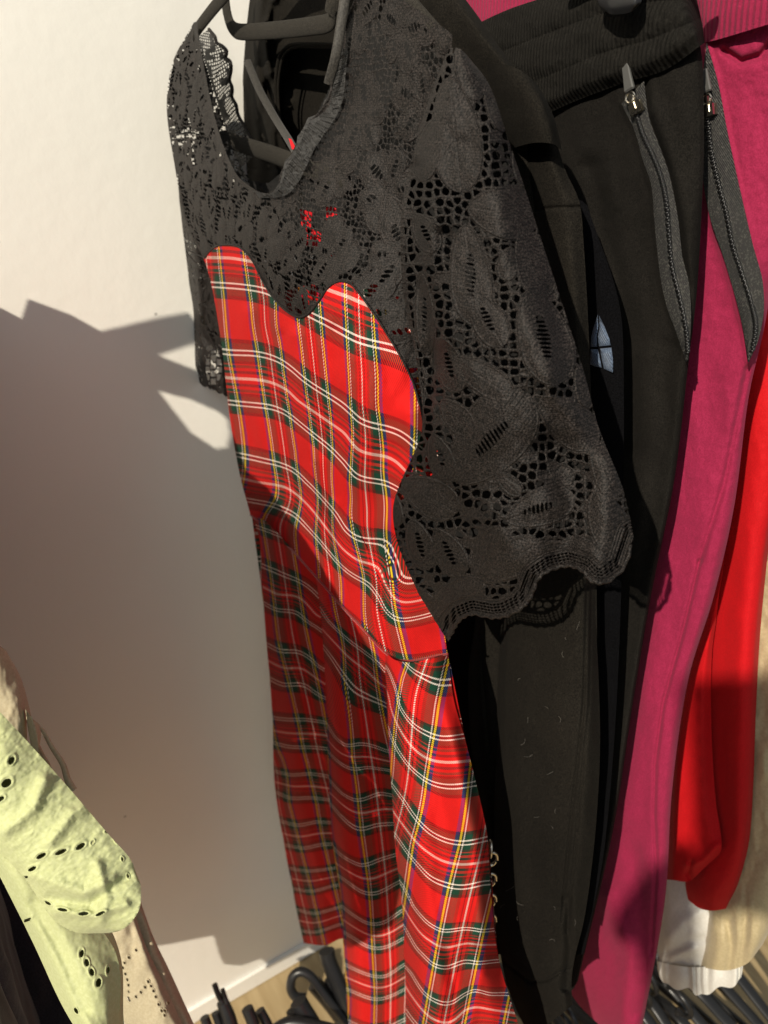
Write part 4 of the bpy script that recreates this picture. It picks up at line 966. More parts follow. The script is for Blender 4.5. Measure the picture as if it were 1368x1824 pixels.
M.build('leg', M_jersey2, zj)
def surfY(G, px, py):
    s = G[::5, ::5].reshape(-1, 3); return np.array([s[np.argmin((s[:, 0]-x)**2+(s[:, 1]-y)**2), 2] for x, y in zip(np.atleast_1d(px), np.atleast_1d(py))])
M = Mesh()
cols = [[(815, 60, 1.5), (835, 120, 1.2), (858, 165, 1.2), (880, 215, 1.5), (900, 250, 1.8)], [(905, 17, .3), (930, 80, .0), (955, 130, .0), (975, 180, .2), (985, 198, .6)], [(1000, -14, -.2), (1035, 40, -.5), (1065, 85, -.5), (1090, 130, -.3), (1108, 149, .2)],
        [(1110, -50, -.2), (1130, 10, -.5), (1152, 60, -.5), (1170, 105, -.3), (1182, 126, .2)], [(1200, -60, .2), (1212, 0, 0), (1225, 35, 0), (1236, 62, .1), (1244, 84, .4)], [(1232, -66, 3.2), (1240, -8, 3.2), (1247, 25, 3.2), (1252, 50, 3.2), (1255, 76, 3.4)]]
G = grid(cols, 260, 150); v = np.linspace(0, 1, 150)[:, None]
G[..., 2] -= .22*np.abs(np.sin(v*math.pi*3.0))**.7*np.minimum(1, (1-v)*6+.15)
G[..., 2] += .10*fbm(G[..., 0]/40, G[..., 1]/40, 91)
P = atY(G[..., 0], G[..., 1], B2-.003+G[..., 2]/100); M.sheet(P)
M.build('waistband', M_rib, zj)
zb = B2-.013+.002
ys = surfY(Gz, [1150, 1185, 1210], [250, 400, 560])/100+B2
zipper(zj, float(ys.min())-.0040, zl, zr, [(1133, 204), (1146, 242), (1164, 280), (1179, 322), (1187, 363), (1191, 416), (1196, 473), (1210, 530), (1222, 591), (1225, 628)], ((1122, 166), (1134, 202)), ((1114, 114), (1122, 162)))

# ------------------------------------------------------------------ crimson joggers
cj = thing('crimson_joggers', 'crimson joggers with ribbed waistband and black zipped pocket, between black and red trousers', 'trousers', (.6, .25, .4))
B3 = .185
M = Mesh()
L3 = [(1050, 40, 1.5), (1060, 140, 1.5), (1070, 300, 1.5), (1075, 480, 1.5), (1085, 700, 1.5), (1090, 900, 1.5), (1090, 1080, 1.5), (1075, 1260, 1.5), (1050, 1450, 1.5), (1028, 1600, 1.5), (1010, 1745, 1.5), (1090, 1850, 1.5)]
R3 = [(1420, 20, 1), (1420, 120, 1), (1412, 280, 1), (1385, 440, 1), (1362, 580, 1), (1334, 705, 1), (1308, 900, 1), (1272, 1060, 1), (1225, 1215, 1), (1196, 1420, 1.2), (1186, 1590, 1.2), (1140, 1850, 1.2)]
cols = []
for f, b in [(0, 0), (.2, .9), (.45, 1.4), (.7, 1.5), (.9, 1.1), (.97, .5), (1, 0)]:
    cols.append([(l[0]*(1-f)+r[0]*f, l[1]*(1-f)+r[1]*f, l[2]*(1-f)+r[2]*f-b) for l, r in zip(L3, R3)])
pl = [(1252, 129), (1249, 227), (1251, 303), (1261, 375), (1276, 420), (1299, 492), (1321, 575), (1332, 645)]
pr = [(1259, 76), (1280, 151), (1296, 235), (1319, 341), (1341, 435), (1359, 504), (1361, 549), (1352, 602), (1334, 645)]
Gp, _ = cloth(M, cols, 300, 640, T=.04, base=B3, noise=(.25, 80), fine=0.035, sd=93, tcol=[0, .2, .45, .7, .9, .97, 1], ridges=[
    (pr, 6, .18, 0), (pl, 5, .14, 0), ([(1246, 1000), (1217, 1122), (1181, 1253), (1167, 1361), (1165, 1450), (1169, 1540), (1160, 1700)], 4, -.22, 0), ([(1330, 660), (1290, 860), (1246, 1000)], 6, -.25, 0),
    ([(1290, 90), (1320, 110), (1355, 100), (1380, 70)], 7, -.5, 0), ([(1080, 1600), (1120, 1700), (1110, 1830)], 20, .6, 0), ([(1130, 1520), (1150, 1650), (1140, 1800)], 18, -.4, 0), ([(1180, 1010), (1150, 1250), (1120, 1450)], 24, .4, 0)])
M.build('leg', M_pink, cj)
M = Mesh()
cols = [[(1226, -60, .6), (1231, -10, .4), (1238, 30, .4), (1245, 76, .6)], [(1250, -66, -.4), (1256, -14, -.6), (1262, 26, -.6), (1268, 73, -.4)], [(1330, -90, -.8), (1334, -40, -1), (1336, 4, -1), (1340, 52, -.8)], [(1430, -130, -.6), (1430, -70, -.8), (1430, -20, -.8), (1430, 24, -.6)]]
G = grid(cols, 160, 80); P = atY(G[..., 0], G[..., 1], B3-.005+G[..., 2]/100); M.sheet(P)
# far end of the same waistband, seen above the black one
cols = [[(760, -10, 1.0), (770, 40, 1.0), (790, 90, 1.0)], [(870, -34, .2), (880, 20, .2), (890, 60, .2)], [(1000, -70, .4), (1010, -20, .4), (1020, 30, .4)], [(1150, -120, .4), (1160, -70, .4), (1170, -10, .4)]]
G = grid(cols, 140, 60); P = atY(G[..., 0], G[..., 1], B3-.004+G[..., 2]/100); M.sheet(P)
M.build('waistband', M_pinkrib, cj)
ys = surfY(Gp, [1265, 1300, 1335], [220, 380, 540])/100+B3
zipper(cj, float(ys.min())-.0040, pl, pr, [(1260, 208), (1266, 265), (1278, 322), (1293, 379), (1304, 435), (1320, 485), (1338, 541), (1346, 579), (1340, 625)], ((1259, 168), (1263, 208)), ((1254, 124), (1259, 165)))

# ------------------------------------------------------------------ red velour trousers
rt = thing('velour_trousers', 'bright red velour trousers with gathered leg ends, right of the crimson joggers', 'trousers', (.6, .3, .4))
def z3(x, y): return 1000+x/2.2147, 1000+y/2.2147
def zc(*pts): return [(*z3(x, y), d) for x, y, d in pts]
M = Mesh()
cols = [zc((560, -1000, 2), (600, -400, 2), (590, 0, 2), (550, 200, 2), (505, 350, 2), (465, 500, 2), (442, 650, 2), (428, 800, 2), (422, 950, 2), (418, 1100, 2), (412, 1255, 2)),
        zc((580, -1000, .4), (620, -400, .4), (608, 0, .4), (575, 200, .4), (535, 350, .4), (500, 500, .4), (478, 650, .4), (462, 800, .4), (458, 950, .4), (455, 1100, .4), (445, 1258, .6)),
        zc((640, -1000, 0), (640, -400, 0), (640, 0, 0), (598, 220, .2), (572, 350, .2), (550, 500, .3), (545, 650, .3), (545, 800, .4), (548, 950, .4), (560, 1110, .4), (500, 1262, .8)),
        zc((650, -1000, 1), (650, -400, 1), (632, 0, 1), (612, 220, 1.2), (595, 350, 1.3), (590, 500, 1.4), (592, 650, 1.4), (598, 800, 1.4), (610, 950, 1.4), (632, 1130, 1.2), (575, 1200, 1.2))]
cloth(M, cols, 120, 420, T=.03, base=.255, noise=(.15, 60), fine=0.02, sd=97, ridges=[([z3(620, 1120), z3(560, 1180), z3(505, 1200)], 9, .5, 0), ([z3(510, 1190), z3(500, 1230), z3(515, 1262)], 5, -.5, 0)])
a = M.build('leg', M_red, rt); a['label'] = 'left red leg, ending higher'
M = Mesh()
cols = [zc((600, -1000, 1), (605, -400, 1), (600, 0, 1), (590, 300, 1), (585, 600, 1), (590, 900, 1), (590, 1080, 1), (530, 1200, 1), (492, 1290, 1.2), (500, 1335, 1.6)),
        zc((640, -1000, .4), (650, -400, .4), (650, 0, .4), (640, 300, .4), (636, 600, .4), (640, 900, .4), (640, 1080, .3), (585, 1200, .2), (540, 1310, .4), (545, 1368, 1.0)),
        zc((760, -1000, -.4), (760, -400, -.4), (735, 0, -.4), (712, 300, -.4), (700, 600, -.4), (694, 900, -.4), (690, 1080, -.3), (650, 1220, -.2), (600, 1320, .0), (592, 1378, .6)),
        zc((840, -1000, .4), (838, -400, .4), (790, 0, .4), (762, 300, .4), (745, 600, .4), (736, 900, .4), (720, 1100, .4), (690, 1240, .5), (652, 1330, .7), (640, 1372, 1.2)),
        zc((860, -1000, 2), (858, -400, 2), (811, 0, 2), (783, 300, 2), (767, 600, 2), (756, 900, 2), (741, 1100, 2), (704, 1250, 2), (672, 1330, 2), (655, 1368, 2.2))]
cloth(M, cols, 150, 460, T=.03, base=.268, noise=(.15, 60), fine=0.02, sd=99)
a = M.build('leg', M_red, rt); a['label'] = 'right red leg, rounded at its end'

# ------------------------------------------------------------------ white and beige blouses at the far right
wb = thing('poplin_blouse', 'white blouse sleeve with a gathered elastic cuff below the red trousers', 'blouse', (.6, .4, .3))
M = Mesh()
cols = [zc((395, 900, 1), (400, 1200, 1), (396, 1350, 1), (385, 1480, 1), (378, 1585, 1)), zc((425, 900, .2), (430, 1200, .2), (428, 1350, -.2), (425, 1480, -.6), (420, 1595, -.1)), zc((500, 900, 0), (500, 1200, -.2), (505, 1350, -.6), (505, 1480, -.9), (500, 1605, -.2)),
        zc((570, 900, .1), (580, 1200, 0), (580, 1350, -.2), (575, 1480, -.4), (570, 1600, 0)), zc((700, 900, .6), (710, 1200, .6), (715, 1350, .4), (715, 1480, .3), (712, 1590, .4)), zc((730, 900, 1.4), (740, 1200, 1.4), (740, 1350, 1.4), (735, 1480, 1.4), (725, 1580, 1.4))]
cloth(M, cols, 120, 260, T=.03, base=.30, noise=(.10, 30), fine=0.02, sd=103, ridges=[([z3(430, 1480), z3(480, 1420), z3(540, 1390)], 12, .35, 0), ([z3(420, 1540), z3(500, 1500), z3(560, 1490)], 9, -.3, 0), ([z3(440, 1560), z3(520, 1530)], 8, .25, 0)])
wbody = M.build('sleeve', M_white, wb)
M = Mesh()
cols = [zc((376, 1575, 1), (380, 1610, .9), (388, 1640, 1)), zc((430, 1590, -.2), (430, 1635, -.3), (432, 1680, -.1)), zc((500, 1600, -.5), (505, 1650, -.6), (505, 1690, -.4)), zc((545, 1600, -.3), (545, 1660, -.4), (550, 1714, -.2)), zc((610, 1595, -.2), (610, 1650, -.3), (612, 1688, -.1)), zc((690, 1580, .2), (692, 1630, .2), (690, 1668, .3)), zc((718, 1572, 1.2), (716, 1600, 1.2), (712, 1625, 1.2))]
G = grid(cols, 180, 70); u = np.linspace(0, 1, 180)[None]; v = np.linspace(0, 1, 70)[:, None]
G[..., 2] -= .16*np.sin(u*58+2*np.sin(u*13))*(1-.3*v); G[..., 1] += v*3*np.sin(u*34)
P = atY(G[..., 0], G[..., 1], .297+G[..., 2]/100); M.sheet(P); M.sheet(backshift(P[::2, ::2], .03), flip=True); M.build('cuff', M_white, wbody)
bb = thing('satin_blouse', 'beige satin blouse sleeve at the right edge, beside the white cuff', 'blouse', (.6, .45, .3))
M = Mesh()
cols = [zc((560, 0, 1.6), (560, 600, 1.6), (566, 1200, 1.6), (574, 1370, 1.4), (562, 1490, 1.2), (534, 1585, 1.2)), zc((610, 0, .4), (610, 600, .4), (610, 1200, .3), (605, 1370, -.2), (595, 1490, -.4), (575, 1605, .2)), zc((720, 0, 0), (715, 600, 0), (705, 1200, -.2), (695, 1370, -.8), (680, 1490, -1.0), (650, 1614, -.2)),
        zc((830, 0, 0), (825, 600, 0), (810, 1200, -.1), (785, 1370, -.6), (765, 1490, -.8), (730, 1588, 0)), zc((900, 0, .6), (890, 600, .6), (860, 1200, .6), (835, 1370, .6), (812, 1460, .6), (780, 1530, .8)), zc((930, 0, 1.8), (920, 600, 1.8), (880, 1200, 1.8), (850, 1370, 1.8), (824, 1450, 1.8), (795, 1510, 1.8))]
cloth(M, cols, 150, 360, T=.03, base=.292, noise=(.22, 34), fine=0.03, sd=107, ridges=[([z3(660, 1420), z3(672, 1520), z3(662, 1610)], 9, -.6, 0), ([z3(730, 1400), z3(722, 1500), z3(705, 1600)], 9, -.5, 0), ([z3(600, 1400), z3(620, 1500), z3(600, 1600)], 12, .3, 0)])
M.build('sleeve', M_beige, bb)

# ------------------------------------------------------------------ clip hanger above the black joggers
hc = thing('clip_hanger', 'black plastic clip hanger gripping the black waistband at the top edge', 'hanger', (.6, .12, 1.7))
M = Mesh(); cols = [[(1064, -60, .4), (1065, -20, .3), (1067, 8, .3), (1078, 20, .4)], [(1085, -60, 0), (1086, -20, 0), (1088, 14, 0), (1092, 26, .2)], [(1125, -64, 0), (1126, -24, 0), (1126, 8, 0), (1122, 22, .2)], [(1142, -66, .5), (1143, -26, .4), (1142, 4, .4), (1132, 16, .5)]]
cloth(M, cols, 40, 40, T=.012, base=B2-.028, noise=None); M.build('clip', M_plast, hc)
M = Mesh(); bar(M, [(1010, -20, 11.8), (1104, -60, 11.8), (1260, -120, 11.8)], .004, flat=None); M.build('bar', M_plast, hc)
# second flocked hanger: its dropped bar crosses behind the dress neck
hb_ = thing('notched_hanger', 'black velvet hanger with a dropped U-shaped bar crossing behind the dress neckline', 'hanger', (.4, .04, 1.6))
M = Mesh(); bar(M, [(396, -60, 4.4), (400, -10, 4.4), (405, 25, 4.4), (412, 46, 4.4), (424, 56, 4.4), (445, 57, 4.4), (500, 53, 4.4), (560, 46, 4.4), (582, 42, 4.4), (592, 34, 4.4), (595, 10, 4.4), (598, -60, 4.4)], .0064, n=90); M.build('dropped_bar', M_flock, hb_)

# ------------------------------------------------------------------ blouses at the left
SUNCUT = []
gb = thing('eyelet_blouse', 'lime green cotton blouse with broderie eyelets at the lower left', 'blouse', (.45, -.28, .8))
def dcols(cs): return cs
M = Mesh()
topc = [(-90, 1170, 0), (0, 1268, 0), (60, 1333, .6), (130, 1412, 1.2), (195, 1488, 1.8), (232, 1530, 2.2), (243, 1556, 2.6)]
botc = [(-90, 1440, 1), (0, 1520, 1), (40, 1560, 1.4), (72, 1606, 1.8), (100, 1642, 2.2), (140, 1662, 2.6), (196, 1662, 3.0)]
cols = []
for f, b in [(0, 0), (.12, .42), (.35, 1.0), (.6, 1.25), (.88, .85), (1, 0)]:
    cols.append([(l[0]*(1-f)+r[0]*f+(26*math.sin(math.pi*f)**.7 if j == 6 else 0), l[1]*(1-f)+r[1]*f+(16*math.sin(math.pi*f)**.7 if j == 6 else 0), l[2]*(1-f)+r[2]*f-b) for j, (l, r) in enumerate(zip(topc, botc))])
def eyelets(G, es):
    hole = np.zeros(G.shape[:2], bool)
    for x, y, ang, a, b in es:
        ca, sa = math.cos(math.radians(ang)), math.sin(math.radians(ang)); dx, dy = G[..., 0]-x, G[..., 1]-y
        p, q = dx*ca+dy*sa, -dx*sa+dy*ca; r = np.sqrt((p/a)**2+(q/b)**2)
        hole |= r < 1; G[..., 2] -= .06*np.exp(-((r-1.45)/.4)**2)
    return hole
G = grid(cols, 260, 420, [0, .12, .35, .6, .88, 1])
G[..., 2] += .05*fbm(G[..., 0]/30+G[..., 1]/60, G[..., 1]/22, 111, 3)+.028*fbm(G[..., 0]/9+G[..., 1]/16, G[..., 1]/9, 115, 2)
for ln, w, am, s_ in [([(10, 1480), (60, 1440), (80, 1390)], 12, .35, 0), ([(90, 1500), (130, 1450), (150, 1440)], 10, .3, 0), ([(60, 1560), (150, 1590), (200, 1570)], 12, .35, 0), ([(90, 1600), (160, 1610), (230, 1560)], 10, -.35, 0), ([(100, 1625), (170, 1632), (225, 1610)], 8, .3, 0), ([(175, 1540), (190, 1600), (180, 1640)], 10, .3, 0)]: ridge(G, ln, w, am, s_)
es = [(73, 1524, -28, 9.5, 4), (108, 1517, -25, 11, 4), (143, 1507, -35, 9.5, 4.5), (57, 1547, -25, 8, 3.5), (45, 1562, -10, 5, 2.5), (11, 1394, -35, 10, 7), (20, 1354, -60, 8, 5), (1, 1422, -30, 7, 4), (148, 1627, -5, 9, 3.5), (111, 1620, 10, 9, 3), (178, 1627, -25, 9, 3),
      (165, 1500, -60, 4, 2.5), (190, 1480, -40, 3.5, 2), (207, 1497, 60, 4, 2.5), (218, 1530, 80, 3.5, 2), (228, 1560, 80, 3.5, 2), (85, 1608, 30, 6, 2.5)]
hole = eyelets(G, es)
P = atD(G[..., 0], G[..., 1], .43+G[..., 2]/100); SUNCUT.append(P[::3, ::3])
M.sheet(P, ~hole[:-1, :-1]); S = P[::4, ::4]; u = np.linspace(0, 1, S.shape[1]); M.sheet(S+(.045*np.sqrt(np.sin(np.pi*u).clip(0)))[None, :, None]*(S-CP)/np.linalg.norm(S-CP, axis=-1, keepdims=True), flip=True)
M.build('sleeve', M_green, gb)
M = Mesh()
cols = [[(-60, 1450, 1), (0, 1562, 1), (60, 1682, 1), (110, 1790, 1), (165, 1880, 1)], [(-20, 1450, -.4), (30, 1562, -.5), (95, 1670, -.6), (140, 1770, -.7), (182, 1880, -.8)], [(40, 1500, 0), (90, 1590, .2), (150, 1680, 0), (180, 1760, -.2), (196, 1880, -.2)], [(120, 1560, 1.4), (170, 1640, 1.4), (207, 1700, 1.4), (215, 1755, 1.4), (206, 1880, 1.4)]]
G = grid(cols, 180, 300); G[..., 2] += .05*fbm(G[..., 0]/24, G[..., 1]/40, 113, 3)
ridge(G, [(0, 1580), (70, 1660), (120, 1760), (150, 1830)], 14, .4, 0); ridge(G, [(60, 1610), (110, 1700), (150, 1800)], 12, -.4, 0)
hole = eyelets(G, [(145, 1698, 100, 7, 3.5), (154, 1714, 80, 7, 4), (163, 1731, 75, 7, 4), (175, 1750, 100, 8, 5), (48, 1638, -25, 7, 3), (192, 1728, 95, 6, 2.5), (135, 1800, 60, 6, 3)])
P = atD(G[..., 0], G[..., 1], .50+G[..., 2]/100); SUNCUT.append(P[::3, ::3]); M.sheet(P, ~hole[:-1, :-1]); M.sheet(P[::4, ::4]+.03*FW*np.sqrt(np.sin(np.pi*np.linspace(0, 1, P[::4, ::4].shape[1])).clip(0))[None, :, None], flip=True)
M.build('front_panel', M_green, gb)
tb = thing('drawstring_blouse', 'taupe cotton blouse with pinhole embroidery and a drawstring, behind the lime green one', 'blouse', (.4, -.2, .8))
M = Mesh()
cols = [[(-80, 1120, 1), (-80, 1250, 1), (-60, 1400, 1)], [(-30, 1130, -.5), (-20, 1240, -.6), (0, 1390, -.5)], [(2, 1152, .6), (30, 1240, .2), (48, 1380, .2)], [(10, 1158, 1.2), (36, 1215, 1.2), (48, 1285, 1.2)], [(14, 1164, 2), (40, 1215, 2), (76, 1372, 2)]]
_G, _P = cloth(M, cols, 90, 120, T=.03, mode='D', base=.52, noise=(.14, 22), sd=131); SUNCUT.append(_P)
M.build('sleeve', M_taupe, tb)
M = Mesh(); cols = [[(44, 1262, 0), (50, 1300, 0), (58, 1345, 0)], [(58, 1280, -.4), (64, 1305, -.5), (70, 1340, -.4)], [(70, 1292, .4), (73, 1310, .4), (66, 1350, .4)]]
cloth(M, cols, 30, 40, T=.01, mode='D', base=.525, noise=(.1, 14), sd=133); M.build('tie_end', M_taupe, tb)
q = pchip(np.arange(6), np.array([(60, 1285, 0), (75, 1300, 0), (92, 1330, 0), (112, 1362, 0), (120, 1388, 0), (131, 1408, 0)], float), np.linspace(0, 5, 40)); M = Mesh()
M.tube(atD(q[:, 0], q[:, 1], np.full(40, .54)), np.linspace(.0010, .0026, 40), 7)
q2 = pchip(np.arange(4), np.array([(66, 1325), (76, 1345), (86, 1362), (92, 1380)], float), np.linspace(0, 3, 24)); M.tube(atD(q2[:, 0], q2[:, 1], np.full(24, .55)), .0013, 7)
M.build('drawstring', M_taupe, tb)
M = Mesh()
cols = [[(120, 1560, .6), (160, 1660, .6), (200, 1760, .6), (240, 1880, .6)], [(170, 1580, -.3), (205, 1670, -.4), (245, 1760, -.4), (280, 1880, -.4)], [(222, 1600, -.2), (250, 1680, -.2), (285, 1770, -.2), (335, 1880, -.2)], [(236, 1618, .8), (262, 1690, .8), (292, 1752, .8), (350, 1880, .8)]]
G = grid(cols, 180, 260); G[..., 2] += .3*fbm(G[..., 0]/40, G[..., 1]/60, 137)
pin = []
for path in ([(242, 1692), (225, 1710), (218, 1722), (224, 1738), (228, 1752), (229, 1768), (228, 1782), (243, 1774), (255, 1762), (264, 1748)], [(264, 1748), (271, 1760), (277, 1775), (285, 1795), (293, 1808)], [(300, 1786), (294, 1800)]):
    p = np.array(path, float); n = int(np.hypot(*np.diff(p, axis=0).T).sum()/11)+1
    for k in pchip(np.arange(len(p)), p, np.linspace(0, len(p)-1, n)): pin.append((k[0], k[1], 70, 2.8, 1.9))
hole = eyelets(G, pin); P = atD(G[..., 0], G[..., 1], .70+G[..., 2]/100); SUNCUT.append(P[::3, ::3]); M.sheet(P, ~hole[:-1, :-1]); M.sheet(P[::4, ::4]+.02*FW, flip=True)
M.build('body', M_taupe, tb)
nb = thing('cotton_jumper', 'blue-black cotton garment at the very bottom left corner, left of the lime blouse', 'jumper', (.5, -.3, .7))
M = Mesh(); cols = [[(-300, 1480, 0), (-300, 1700, 0), (-300, 1900, 0)], [(-60, 1520, -1), (-20, 1680, -1), (10, 1900, -1)], [(30, 1560, 0), (90, 1700, 0), (130, 1830, 0)], [(60, 1580, 1.6), (120, 1708, 1.6), (160, 1880, 1.6)]]
cloth(M, cols, 60, 80, T=.03, mode='D', base=.80, noise=(.3, 60), sd=141); M.build('sleeve', M_navy, nb)


# unseen sheet added left of frame, cut to shape shade on wall and dress
YB = -.335
def back(P):
    P = np.asarray(P, float); t = (YB-LP[1])/(P[..., 1]-LP[1]); return LP+(P-LP)*t[..., None]
wallpts = np.array([(-420, 560), (-120, 556), (0, 548), (38, 567), (50, 532), (127, 561), (180, 590), (276, 567), (335, 556)], float)
A1 = back(atX(wallpts[:, 0], wallpts[:, 1], np.zeros(len(wallpts))))
dpts = np.array([(440, 838), (480, 868), (520, 920), (560, 968), (600, 1035), (640, 1120), (690, 1235), (690, 1400), (690, 1560), (672, 1668), (600, 1700)], float)
A2 = back(atY(dpts[:, 0], dpts[:, 1], np.linspace(.01, -.01, len(dpts))))
wb2 = np.array([(482, 1722), (465, 1708), (430, 1720), (400, 1718), (392, 1705), (380, 1664), (330, 1640), (240, 1612), (80, 1560), (-420, 1500)], float)
A3 = back(atX(wb2[:, 0], wb2[:, 1], np.zeros(len(wb2))))
outline = np.vstack([A1, A2, A3])[:, [0, 2]]
spk = []
for poly in ([(283, 633), (330, 618), (402, 598), (425, 640), (400, 674), (340, 656)], [(283, 697), (340, 770), (385, 800), (404, 796), (410, 770), (405, 748), (392, 735), (340, 712)]):
    p = np.array(poly, float); spk.append(back(atX(p[:, 0], p[:, 1], np.zeros(len(p))))[:, [0, 2]])
GRD = .0012
xs = np.arange(outline[:, 0].min()-.01, outline[:, 0].max()+.01, GRD); zs_ = np.arange(outline[:, 1].min()-.01, outline[:, 1].max()+.01, GRD)
X, Z = np.meshgrid(xs, zs_); cX, cZ = X[:-1, :-1]+GRD/2, Z[:-1, :-1]+GRD/2
mk = inpoly(cX, cZ, outline)
cut = np.zeros_like(mk)
for g_ in SUNCUT:                       # the lime and taupe cloth throw this part of the shadow themselves
    c_ = back(g_.reshape(-1, 3))[:, [0, 2]]
    i0 = ((c_[:, 1]-zs_[0])/GRD).astype(int); j0 = ((c_[:, 0]-xs[0])/GRD).astype(int)
    ok = (i0 >= 0) & (i0 < mk.shape[0]) & (j0 >= 0) & (j0 < mk.shape[1]); cut[i0[ok], j0[ok]] = True
def dil(B, n):
    for _ in range(n):
        C = B.copy(); C[1:] |= B[:-1]; C[:-1] |= B[1:]; C[:, 1:] |= B[:, :-1]; C[:, :-1] |= B[:, 1:]; B = C
    return B
cut = ~dil(~dil(cut, 4), 4)
mk &= ~cut
for s_ in spk: mk &= ~inpoly(cX, cZ, s_)
def draped(M, X, Y0, Z, mk, n, T, fold, sd):
    # two fold-bearing sheets that meet at the shadow-casting outline
    vm_ = np.zeros(X.shape, bool); vm_[:-1, :-1] |= mk; vm_[1:, 1:] |= mk
    out = ~vm_; dep = np.zeros(X.shape)
    for _ in range(n): out = dil(out, 1); dep += ~out
    e = np.clip(dep/n, 0, 1); th = np.sqrt(e*(2-e))
    fo = fold*(fbm(X*16, Z*3.2, sd, 4)+.6*np.sin(X*70+3*vnoise(X*4, Z*3, sd+3)))
    P = np.stack([X, np.full_like(X, Y0), Z], -1)
    for sg in (1, -1):
        y = Y0+th*(fo+sg*T)
        t = ((y-LP[1])/(Y0-LP[1]))[..., None]; M.sheet(LP+(P-LP)*t, mk, flip=sg < 0)
M = Mesh(); draped(M, X, YB, Z, mk, 22, .010, .006, 121)
M.build('body', M_navy, nb)  # added shading sheet, only parented to the jumper

# ------------------------------------------------------------------ spare hangers piled under the rail
def spare(loc, rz, tilt, label, group, span=.40, kind=0):
    t = thing('spare_hanger', label, 'hanger', (0, 0, 0), group)
    M = Mesh(); h = span/2
    a = np.array([(-h, 0, 0), (-h*.96, 0, .012), (-h*.7, 0, .045), (-h*.3, 0, .088), (-.02, 0, .112), (0, 0, .116), (.02, 0, .112), (h*.3, 0, .088), (h*.7, 0, .045), (h*.96, 0, .012), (h, 0, 0)], float)
    q = pchip(np.arange(len(a)), a, np.linspace(0, len(a)-1, 60)); M.tube(q, .0085, 10, flat=(0, 1, 0))
    M.tube(np.array([(-h+.004, 0, .001), (0, 0, -.004), (h-.004, 0, .001)]), .0050, 8)
    M.build('frame', M_plast, t)
    M = Mesh(); th = np.linspace(-1.57, 2.6, 40)
    hk = np.vstack([[(0, 0, .112), (0, 0, .135)], np.stack([.022*np.cos(th), 0*th, .160+.024*np.sin(th)], -1)]); M.tube(hk, .0024 if kind == 0 else .004, 8)
    M.build('hook', M_metal if kind == 0 else M_plast, t)
    t.location = loc; t.rotation_euler = (tilt, random.uniform(-.05, .05), rz)
    return t
grpR = 'black hangers stacked at the lower right'
protoR = spare((.50, .40, .10), 0.05, .25, 'black plastic hanger in the stack under the white cuff at lower right', grpR, kind=1)
def copytree(o):
    c = o.copy(); scene.collection.objects.link(c)
    for ch_ in list(o.children):
        k = ch_.copy(); scene.collection.objects.link(k); k.parent = c
    return c
for i in range(13):
    c = copytree(protoR); c.location = (.50+random.uniform(-.05, .05), .30+i*.028, .09+random.uniform(-.02, .03)); c.rotation_euler = (.25+random.uniform(-.12, .12), random.uniform(-.10, .10), random.uniform(-.10, .10))
def shape_hanger(label, parts):
    t = thing('spare_hanger', label, 'hanger', (.2, .0, .1), 'black hangers standing under the dress')
    for nm, ps, d, r, fl_ in parts:
        q = pchip(np.arange(len(ps)), np.array(ps, float), np.linspace(0, len(ps)-1, 50)); M = Mesh()
        M.tube(atD(q[:, 0], q[:, 1], np.full(50, d)), r, 10, flat=FW if fl_ else None); M.build(nm, M_plast, t)
    return t
shape_hanger('black hanger with its curved hook turned to the wall, left of the tartan skirt hem', [
    ('hook', [(545, 1778), (528, 1776), (518, 1760), (521, 1741), (535, 1731), (552, 1738), (572, 1764), (600, 1800), (640, 1850)], 1.26, .0075, 0), ('arm', [(560, 1752), (592, 1790), (625, 1835), (650, 1870)], 1.27, .013, 0)])
shape_hanger('thick black hanger rising highest, against the left edge of the tartan skirt', [('arm', [(582, 1694), (586, 1712), (598, 1742), (618, 1790), (640, 1850)], 1.27, .013, 0), ('bar', [(588, 1745), (594, 1775), (610, 1830)], 1.28, .010, 0)])
shape_hanger('bundle end of a black hanger with ribbed tip, below the curved hook', [('arm', [(531, 1784), (540, 1800), (556, 1826), (572, 1860)], 1.22, .014, 0), ('bar', [(522, 1800), (530, 1830), (540, 1860)], 1.22, .011, 0)])
shape_hanger('two thin black hanger tips just right of the pegged hanger, at the bottom edge', [('arm', [(440, 1796), (452, 1826), (462, 1860)], 1.18, .009, 0), ('arm', [(462, 1800), (478, 1830), (488, 1860)], 1.2, .008, 0)])
shape_hanger('black hanger tip at the very bottom, left of the pegged hanger', [('arm', [(364, 1812), (372, 1835), (380, 1870)], 1.16, .007, 0), ('bar', [(383, 1804), (392, 1830), (402, 1870)], 1.17, .006, 0)])
shape_hanger('lowest black hanger at the bottom edge, right of the pegged one', [('arm', [(470, 1850), (520, 1822), (575, 1832), (640, 1850)], 1.2, .010, 0), ('bar', [(600, 1770), (612, 1800), (630, 1850)], 1.3, .014, 0)])
ch_ = thing('pegged_hanger', 'black hanger end with two short pegs, standing in the sunlit corner at the wall foot', 'hanger', (.05, -.05, .05))
M = Mesh(); bar_pts = lambda ps: pchip(np.arange(len(ps)), np.array(ps, float), np.linspace(0, len(ps)-1, 24))
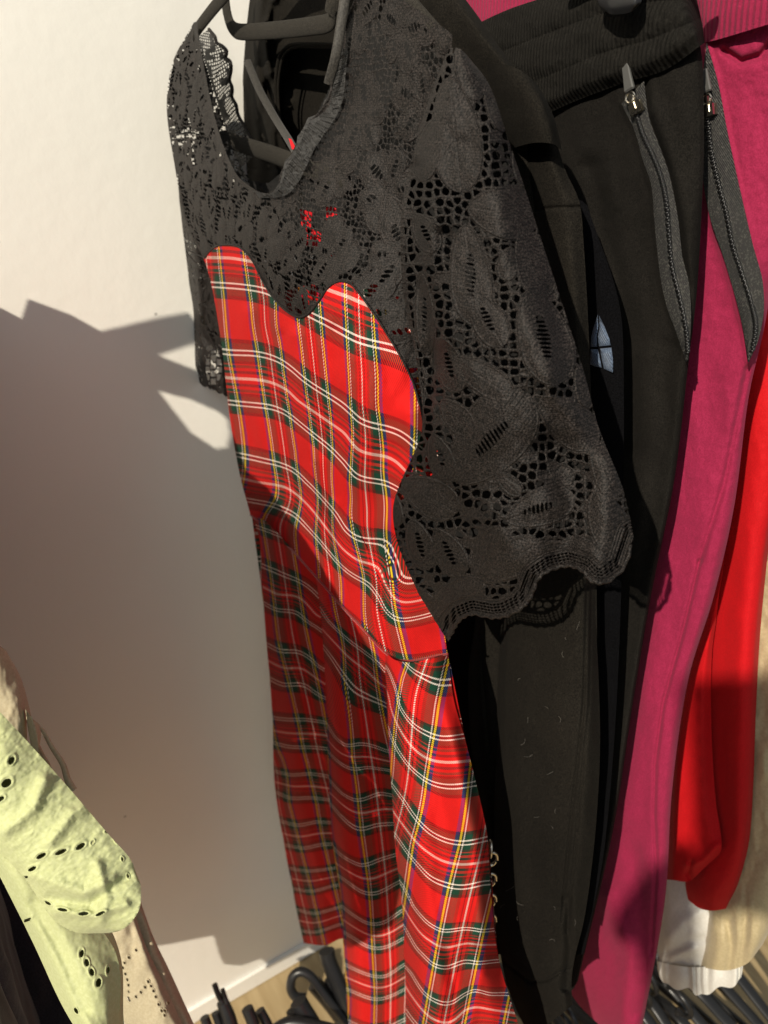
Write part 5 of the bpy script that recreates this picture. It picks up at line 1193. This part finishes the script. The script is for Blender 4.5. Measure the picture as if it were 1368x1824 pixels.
q = bar_pts([(416, 1850), (407, 1812), (396, 1784)]); M.tube(atD(q[:, 0], q[:, 1], np.full(24, 1.17)), np.linspace(.012, .009, 24), 10)
M.build('arm', M_plast, ch_)
M = Mesh(); q = bar_pts([(396, 1786), (388, 1770), (382, 1753)]); M.tube(atD(q[:, 0], q[:, 1], np.full(24, 1.165)), .0042, 8); M.build('peg', M_plast, ch_)
M = Mesh(); q = bar_pts([(404, 1786), (400, 1774), (396, 1762)]); M.tube(atD(q[:, 0], q[:, 1], np.full(24, 1.165)), .0035, 8); M.build('peg', M_plast, ch_)

# ------------------------------------------------------------------ unseen sheet added behind the camera, shaped to shade red and crimson legs
YC = -.9
def backc(P):
    t = (YC-LP[1])/(P[..., 1]-LP[1]); return LP+(P-LP)*t[..., None]
shade_sheet = thing('added_shade_sheet', 'unseen draped sheet added behind the camera to shade the red and crimson legs', 'shade_sheet', (1.2, -.9, 1.4))
pa = smoothpoly([(1229, 1225), (1258, 1209), (1345, 1204), (1440, 1200), (1440, 1640), (1330, 1640), (1248, 1636), (1238, 1500), (1233, 1350)], 4)
pb = smoothpoly([(1085, 1650), (1110, 1605), (1140, 1565), (1160, 1553), (1212, 1552), (1220, 1700), (1220, 1920), (1150, 1920), (1138, 1770), (1122, 1690), (1102, 1690)], 4)
oa = backc(atY(pa[:, 0], pa[:, 1], np.full(len(pa), .262)))[:, [0, 2]]; ob = backc(atY(pb[:, 0], pb[:, 1], np.full(len(pb), .166)))[:, [0, 2]]
al = np.vstack([oa, ob]); xs2 = np.arange(al[:, 0].min()-.01, al[:, 0].max()+.01, .004); zs2 = np.arange(al[:, 1].min()-.01, al[:, 1].max()+.01, .004)
X, Z = np.meshgrid(xs2, zs2); mk = inpoly(X[:-1, :-1]+.002, Z[:-1, :-1]+.002, oa) | inpoly(X[:-1, :-1]+.002, Z[:-1, :-1]+.002, ob)
M = Mesh(); draped(M, X, YC, Z, mk, 12, .03, .010, 151); M.build('body', M_navy, shade_sheet)
